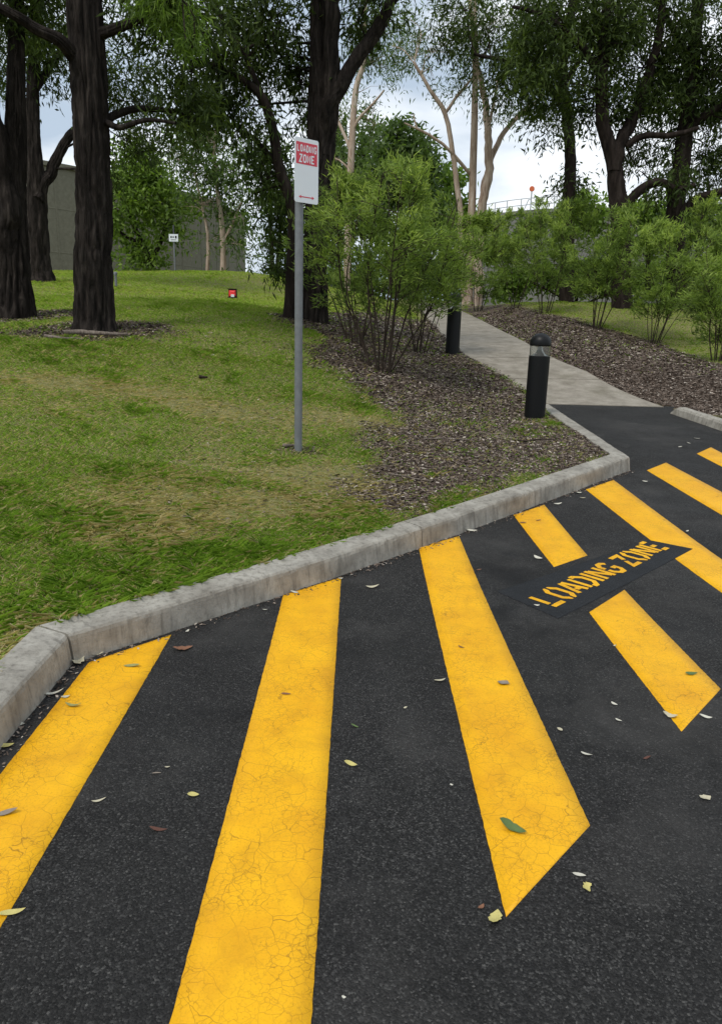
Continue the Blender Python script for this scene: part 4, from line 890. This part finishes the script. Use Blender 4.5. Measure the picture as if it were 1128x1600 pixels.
shrub('path_shrub', 'shrub behind the row, between the thin and the forked trunk', at_land(890, 480, 24.5), 3.0, 2.5, 7, 300, 34, 11, (.11, .018), low=.2)

# ---- grass: lawn blades, too many to count
def blades(name, label, regions, seed, hmul=1.0):
    global rng
    rng = np.random.default_rng(seed); VV = []; TT = []
    for (x0, x1, y0, y1, dens, wmul) in regions:
        n = int((x1 - x0) * (y1 - y0) * dens); x = x0 + (x1 - x0) * rng.random(n); y = y0 + (y1 - y0) * rng.random(n)
        k = (np.abs(x) < y * .56 + 2.2); x = x[k]; y = y[k]
        k = (sdist(x, y, ROAD) > .17) & (sdist(x, y, PATH) > .02); x = x[k]; y = y[k]
        mu = mulch(x, y); dy = dry(x, y)
        cl = vn.f(x * 3.6 + 20, y * 3.6, 3) * .7 + vn.f(x * .9 + 5, y * .9, 2) * .3; fine = vn(x * 11, y * 11)
        pr = np.clip(1.08 - mu * (1.0 - .22 * (fine > .7) * (y < 8)), 0, 1) * np.clip(1 - .55 * dy, 0, 1) * np.clip(.55 + cl, 0, 1)
        k = rng.random(len(x)) < pr; x, y, mu, dy, cl, fine = (a[k] for a in (x, y, mu, dy, cl, fine)); n = len(x)
        z = surf(x, y); far = np.clip((y - 8) / 8, 0, 1)
        lush = np.clip((cl - .50) * 4.5, 0, 1) * np.clip(fine * 1.6 - .2, 0, 1)
        edge = np.exp(-np.clip(sdist(x, y, ROAD) - .17, 0, 9) / .22) * (x < .2)
        h = (.012 + .018 * rng.random(n)) * (1 + 1.3 * lush + .6 * edge) * (1 - .35 * dy) * hmul * (1 + .3 * far)
        w = (.0015 + .0016 * rng.random(n)) * wmul * (1 + .3 * edge)
        a = rng.random(n) * 2 * math.pi; ln = h * (.5 + 1.3 * rng.random(n)) * (1 + 1.2 * dy)
        d = np.stack([np.cos(a), np.sin(a), np.zeros(n)], 1); s = np.stack([-np.sin(a), np.cos(a), np.zeros(n)], 1)
        b = np.stack([x, y, z - .004], 1); up_ = np.array([0, 0, 1.])
        m = b + d * (ln * .35)[:, None] + up_ * (h * .62)[:, None]; t_ = b + d * (ln * 1.1)[:, None] + up_ * (h * (.95 - .35 * dy))[:, None]
        VV.append(np.stack([b - s * w[:, None] / 2, b + s * w[:, None] / 2, m + s * w[:, None] * .42, t_, m - s * w[:, None] * .42], 1).reshape(-1, 3))
        tint = .30 + .10 * (vn.f(x * .8, y * .8, 2) - .5) + .24 * rng.random(n) - .05 * lush * (1 - far) + .16 * far
        straw = (rng.random(n) < np.clip((.26 + .7 * dy + .25 * mu) * (1 - .85 * far) - .16 * lush - .12 * edge, .02, .95))
        tint = np.where(straw, .72 + .28 * rng.random(n), tint)
        TT.append(np.repeat(np.clip(tint, 0, 1), 5))
    V_ = np.concatenate(VV); n = len(V_) // 5; i = np.arange(n)[:, None] * 5
    o = link(name, mesh(name, V_, (i + np.array([0, 1, 2, 3, 4])), M['grass'], False, np.concatenate(TT)))
    return tag(o, label, 'grass', kind='stuff')
blades('grass', 'mown green lawn with straw coloured worn patches', [(-4.5, 2, 1.6, 5.2, 11500, 1.0), (-6.5, 2.2, 5.2, 9, 5600, 1.35), (-9, 2.4, 9, 14, 2100, 2.0), (-15, 1.5, 14, 26, 700, 3.2),
                                                                (3, 11, 12, 18, 520, 2.4), (3, 16, 18, 30, 330, 3.6)], 71)
# ---- mulch: bark chips and leaf litter on the beds
def chips(name, label, regions, seed):
    global rng
    rng = np.random.default_rng(seed); VV = []; TT = []
    for (x0, x1, y0, y1, dens, sc) in regions:
        n = int((x1 - x0) * (y1 - y0) * dens); x = x0 + (x1 - x0) * rng.random(n); y = y0 + (y1 - y0) * rng.random(n)
        k = (np.abs(x) < y * .56 + 1.2); x = x[k]; y = y[k]
        k = (sdist(x, y, ROAD) > .17) & (sdist(x, y, PATH) > -.04); x = x[k]; y = y[k]
        k = rng.random(len(x)) < mulch(x, y) + .05 * (y < 10); x = x[k]; y = y[k]; n = len(x); z = surf(x, y)
        a = rng.random(n) * 2 * math.pi; Ln = sc * (.012 + .04 * rng.random(n) ** 2); w = sc * (.005 + .010 * rng.random(n)); tl = rng.normal(size=n) * .2
        d = np.stack([np.cos(a), np.sin(a), tl], 1); s = np.stack([-np.sin(a), np.cos(a), rng.normal(size=n) * .4], 1)
        c = np.stack([x, y, z + .003 + .007 * rng.random(n)], 1); Ln = Ln[:, None]; w = w[:, None]
        VV.append(np.stack([c - d * Ln - s * w * .6, c - d * Ln * .7 + s * w, c + d * Ln + s * w * .5, c + d * Ln * .8 - s * w], 1).reshape(-1, 3))
        t_ = rng.random(n) ** 1.5 * .85; t_ = np.where(rng.random(n) < .07, .85 + .15 * rng.random(n), t_)
        TT.append(np.repeat(t_, 4))
    V_ = np.concatenate(VV)
    o = link(name, mesh(name, V_, np.arange(len(V_)).reshape(-1, 4), M['chip'], False, np.concatenate(TT)))
    return tag(o, label, 'mulch', kind='stuff')
chips('mulch', 'brown bark chips and dry leaf litter covering the beds', [(-1.5, 4, 4, 9, 4200, .52), (-6, 8, 8, 13, 2000, .72), (-2, 9, 13, 24, 800, 1.0)], 72)

# ---- fallen leaves on the asphalt and other litter
LM = {k: plain(k + '_dry_leaf', c, .7, .25, .3, 60) for k, c in dict(pale=(.46, .42, .30), white=(.52, .50, .42), brown=(.20, .095, .055), grey=(.24, .20, .16), green=(.10, .15, .05), olive=(.26, .25, .09), yellow=(.50, .44, .16), red=(.10, .045, .032)).items()}
def fallen_leaf(x, y, ln, wd, rot, colr, label=None, curl=.3, ragged=0.0, z=.004):
    p = onroad(x, y); sc = np.linalg.norm(p - CAM) / FPX * ln
    n = 9; u = np.linspace(0, 1, n); prof = np.sin(np.pi * u ** .85) ** .8 * wd * .5
    rr = np.random.default_rng(int(x * 7 + y)); V = []; F = []
    rag = 1 + ragged * (rr.random((n, 2)) - .5) * 2
    for k in range(n):
        zc = curl * ((u[k] - .5) ** 2) * 1.6; bend = .12 * math.sin(u[k] * 3 + x)
        for sgn, j in ((-1, 0), (0, 0), (1, 1)): V.append(((u[k] - .5), sgn * prof[k] * rag[k, j] + bend, zc + abs(sgn) * prof[k] * curl * (1.1 if sgn > 0 else .7)))
    for k in range(n - 1):
        for j in range(2): F.append((k * 3 + j, (k + 1) * 3 + j, (k + 1) * 3 + j + 1, k * 3 + j + 1))
    V = np.array(V) * sc
    o = link('fallen_leaf', mesh('fallen_leaf', V, F, LM[colr], True)); o.location = (p[0], p[1], p[2] + z); o.rotation_euler = (rr.normal() * .1, rr.normal() * .1, R(rot))
    tag(o, label or 'small pale dry leaf scrap lying on the dark asphalt', 'leaf', 'fallen leaves on the road')
    return o
for a in ((286, 1014, 30, .45, 25, 'brown', 'large brown leaf on the asphalt between first two stripes, near the kerb', .25, .3), (240, 991, 20, .4, 5, 'yellow', 'yellowish leaf at the kerb foot beside the first stripe tip', .25), (265, 981, 24, .3, 8, 'brown', 'flat brown leaf pressed against the kerb foot', .1),
          (125, 1037, 26, .6, 70, 'pale', 'big ragged pale leaf heaped at the kerb joint', .5, .6), (150, 1025, 22, .35, 15, 'pale', 'pale curled leaf right of the kerb joint', .5, .4), (207, 1043, 26, .28, -12, 'olive', 'olive green leaf lying on the first stripe', .3), (82, 1088, 34, .22, 25, 'white', 'long white curled leaf between left kerb and first stripe', .6),
          (116, 1103, 26, .25, -5, 'olive', 'thin olive leaf on the first stripe below the pale curl', .4), (8, 1167, 24, .4, 30, 'yellow', 'yellowish leaf at the left picture edge by the kerb', .3), (12, 1274, 30, .35, 5, 'grey', 'grey leaf on the first stripe at the left picture edge', .4), (20, 1430, 34, .25, 25, 'yellow', 'thin yellow leaf on the near edge of the first stripe', .4),
          (302, 1245, 17, .5, 10, 'yellow', 'small cream leaf between the first two stripes, mid way', .4), (248, 1295, 26, .25, 3, 'red', 'dull red leaf flat on the asphalt between the first two stripes', .05), (155, 1252, 20, .2, 20, 'pale', 'thin pale stalk beside the first stripe edge', .3), (554, 1136, 13, .4, 5, 'green', 'tiny green leaf right of the longest stripe', .2), (548, 1196, 21, .4, -10, 'yellow', 'cream leaf right of the longest stripe below the tiny green one', .4),
          (799, 1298, 40, .36, -18, 'green', 'large curled green leaf on the pointed stripe end', .6, .2), (774, 1437, 30, .55, 80, 'yellow', 'big yellow leaf beside the tip of the pointed stripe', .35, .35), (904, 1370, 18, .4, -30, 'white', 'white leaf right of the pointed stripe tip', .3), (916, 1388, 17, .7, 20, 'yellow', 'squarish cream leaf just below the white one right of the pointed stripe', .4, .5),
          (787, 1069, 17, .8, 60, 'grey', 'grey brown square leaf on the stripe left of the lettering', .3, .3), (687, 1065, 18, .4, 20, 'pale', 'pale leaf at the left edge of the stripe left of the lettering', .4), (916, 1181, 18, .35, -55, 'white', 'white crescent leaf on asphalt below the lettering', .4), (874, 1142, 12, .5, -60, 'pale', 'small pale scrap right of the stripe left of the lettering, mid way'), (959, 1101, 10, .5, -50, 'white', 'small white scrap below the lettering patch, upper of two'), (966, 1127, 11, .4, -70, 'white', 'small white scrap below the lettering patch, lower of two'),
          (1046, 1120, 20, .45, -25, 'pale', 'pale curled leaf on the tip of the stripe below the lettering', .6, .3), (1101, 1122, 17, .35, 0, 'white', 'white leaf right of the stripe tip below the lettering', .4), (1079, 1054, 18, .45, -10, 'green', 'green leaf on the stripe below the lettering', .3), (1101, 1249, 16, .7, 30, 'pale', 'heart shaped pale leaf near the right picture edge', .4, .4), (1010, 1185, 14, .3, 10, 'red', 'dull red leaf scrap below the right stripe', .1),
          (751, 1418, 12, .5, 40, 'brown', 'small brown leaf left of the pointed stripe tip', .2), (840, 873, 14, .45, -50, 'white', 'white leaf left of the short stripe by the lettering', .5), (838, 947, 9, .5, 10, 'white', 'white scrap on the foot of the first road letter', .4), (735, 831, 22, .3, 5, 'white', 'long pale leaf by the kerb between two stripes', .4), (871, 788, 14, .4, 5, 'white', 'white scrap by the kerb between short stripe and the next'), (582, 918, 22, .3, 5, 'pale', 'pale leaf right of the longest stripe top', .4),
          (904, 771, 12, .4, 20, 'white', 'white scrap under the kerb left of the corner'), (910, 779, 10, .4, 0, 'pale', 'pale scrap just below the white one under the kerb corner'), (1007, 753, 8, .5, 0, 'white', 'tiny white scrap left of the stripe beyond the kerb corner'), (1073, 831, 9, .4, 30, 'white', 'white scrap on asphalt above the stripe touching the lettering patch'), (1088, 686, 9, .5, -10, 'white', 'tiny white scrap on the path ramp, farthest of three'), (1075, 693, 6, .5, 0, 'white', 'tiny white scrap on the path ramp, middle of three'), (1062, 699, 6, .5, 0, 'white', 'tiny white scrap on the path ramp, nearest of three'), (720, 1012, 11, .4, -20, 'brown', 'small brown leaf high on the stripe left of the lettering', .3), (817, 818, 12, .4, 5, 'brown', 'brown leaf on the short stripe near the kerb', .3),
          (841, 814, 10, .3, 10, 'brown', 'brown sliver right of another on the short stripe', .3), (644, 857, 10, .5, 10, 'white', 'white scrap at the kerb joint beside a stripe top'), (460, 927, 13, .45, 10, 'white', 'white leaf on the top end of the longest stripe', .4), (440, 927, 10, .4, 20, 'white', 'white scrap at the top left corner of the longest stripe'), (379, 949, 8, .6, 0, 'white', 'small white scrap on asphalt left of the longest stripe, near the kerb'), (414, 954, 9, .4, 20, 'white', 'small white scrap close to the left edge of the longest stripe'), (293, 987, 9, .45, 60, 'white', 'small upright white scrap right of the first stripe tip'), (34, 1132, 10, .5, 10, 'white', 'small white scrap between left kerb and first stripe, low'), (103, 1090, 12, .5, 30, 'pale', 'small pale scrap on the first stripe edge near the kerb joint'), (532, 905, 10, .5, 30, 'white', 'white scrap at the top right corner of the longest stripe'),
          (262, 1200, 8, .4, 10, 'pale', 'tiny pale speck between the first two stripes'), (447, 1086, 16, .3, 5, 'brown', 'thin brown leaf across the longest stripe', .2), (705, 1228, 5, .7, 0, 'white', 'tiny white speck left of the pointed stripe, mid way'), (633, 1107, 7, .5, 20, 'pale', 'tiny pale speck between longest and pointed stripe'), (748, 892, 14, .2, 50, 'brown', 'brown sliver left of the lettering patch', .3), (245, 1210, 14, .2, 5, 'grey', 'faint grey sliver between the first two stripes', .1), (960, 1010, 5, .6, 0, 'pale', 'tiny pale speck below the lettering, right of the pointed stripe'), (537, 1560, 6, .7, 0, 'white', 'tiny white speck near the bottom picture edge right of the longest stripe')):
    fallen_leaf(*a)
def stick(x, y, ln, rot, r_, label, mat='stem', sag=.12, sd=0):
    p = onland(x, y); p[2] = float(surf(np.array([p[0]]), np.array([p[1]]))[0]); rr = np.random.default_rng(sd + int(x)); d = np.array([math.cos(R(rot)), math.sin(R(rot))])
    pts = []
    for u in np.linspace(-.5, .5, 6):
        xy = p[:2] + d * ln * u + np.array([-d[1], d[0]]) * ln * sag * (rr.random() - .5); pts.append([xy[0], xy[1], float(surf(xy[:1], xy[1:])[0]) + r_ * .7 + .01])
    pth = catmull(pts, ln / 20); v_, f_ = tube(pth, np.linspace(r_, r_ * .45, len(pth)) * (1 + .25 * (rr.random(len(pth)) - .5)), 7)
    o = link('fallen_stick', mesh('fallen_stick', v_ - p, f_, M[mat], True)); o.location = p; return tag(o, label, 'stick', 'fallen wood')
M['deadwood'] = mat_bark('dead_wood', (.07, .055, .045), (.17, .14, .115), (.30, .26, .22), 2.0, .4)
stick(150, 525, .75, 8, .035, 'grey dead branch lying at the foot of the big trunk', 'deadwood')
stick(100, 532, .5, -12, .022, 'thin dead branch left of the grey one under the big trunk', 'deadwood')
stick(318, 592, .09, 20, .02, 'dark clod of wood on the worn lawn above the kerb', 'stem')
stick(452, 702, .10, 25, .018, 'chunk of dead wood against the sign post foot', 'deadwood')
stick(700, 690, .5, 15, .008, 'thin stick on the mulch left of the nearer bollard', 'deadwood')
stick(840, 690, .45, 25, .009, 'thin stick on the mulch below the nearer bollard', 'stem')
stick(1090, 590, .6, 30, .012, 'bent stick on the mulch at the right edge', 'deadwood')
stick(640, 750, .35, -20, .007, 'thin stick on the mulch near the kerb joint', 'deadwood')
stick(560, 600, .4, 40, .008, 'thin stick under the large left shrub', 'deadwood')

# ---- grit, soil crumbs and leaf scraps swept against the kerb foot
rng = np.random.default_rng(91); VV = []; TT = []
for (A_, B_, n) in ((K1, KA, 500), (KA, KB, 1300), (KB, KC, 250)):
    A2 = np.asarray(A_)[:2]; B2 = np.asarray(B_)[:2]; d = (B2 - A2) / np.linalg.norm(B2 - A2); nr_ = np.array([d[1], -d[0]])
    t_ = rng.random(n); t_ = t_[vn(t_ * 14 + A2[0] * 3, t_ * 0 + .5) + .25 > rng.random(n)]; n = len(t_)
    c = A2 + (B2 - A2) * t_[:, None] + nr_ * (.004 + .055 * rng.random(n) ** 2.2)[:, None]
    c = np.c_[c, zroad(c[:, 1]) + .004]; a = rng.random(n) * 6.28; Ln = (.003 + .010 * rng.random(n) ** 2)[:, None]; w = (.002 + .003 * rng.random(n))[:, None]
    dd = np.stack([np.cos(a), np.sin(a), rng.normal(size=n) * .25], 1); ss = np.stack([-np.sin(a), np.cos(a), rng.normal(size=n) * .3], 1)
    VV.append(np.stack([c - dd * Ln - ss * w, c - dd * Ln * .6 + ss * w, c + dd * Ln + ss * w * .6, c + dd * Ln * .7 - ss * w], 1).reshape(-1, 3)); TT.append(np.repeat(rng.random(n) ** 1.3, 4))
V_ = np.concatenate(VV); o = link('grit', mesh('grit', V_, np.arange(len(V_)).reshape(-1, 4), M['chip'], False, np.concatenate(TT)))
tag(o, 'soil crumbs and leaf scraps swept along the kerb foot', 'litter', kind='stuff')
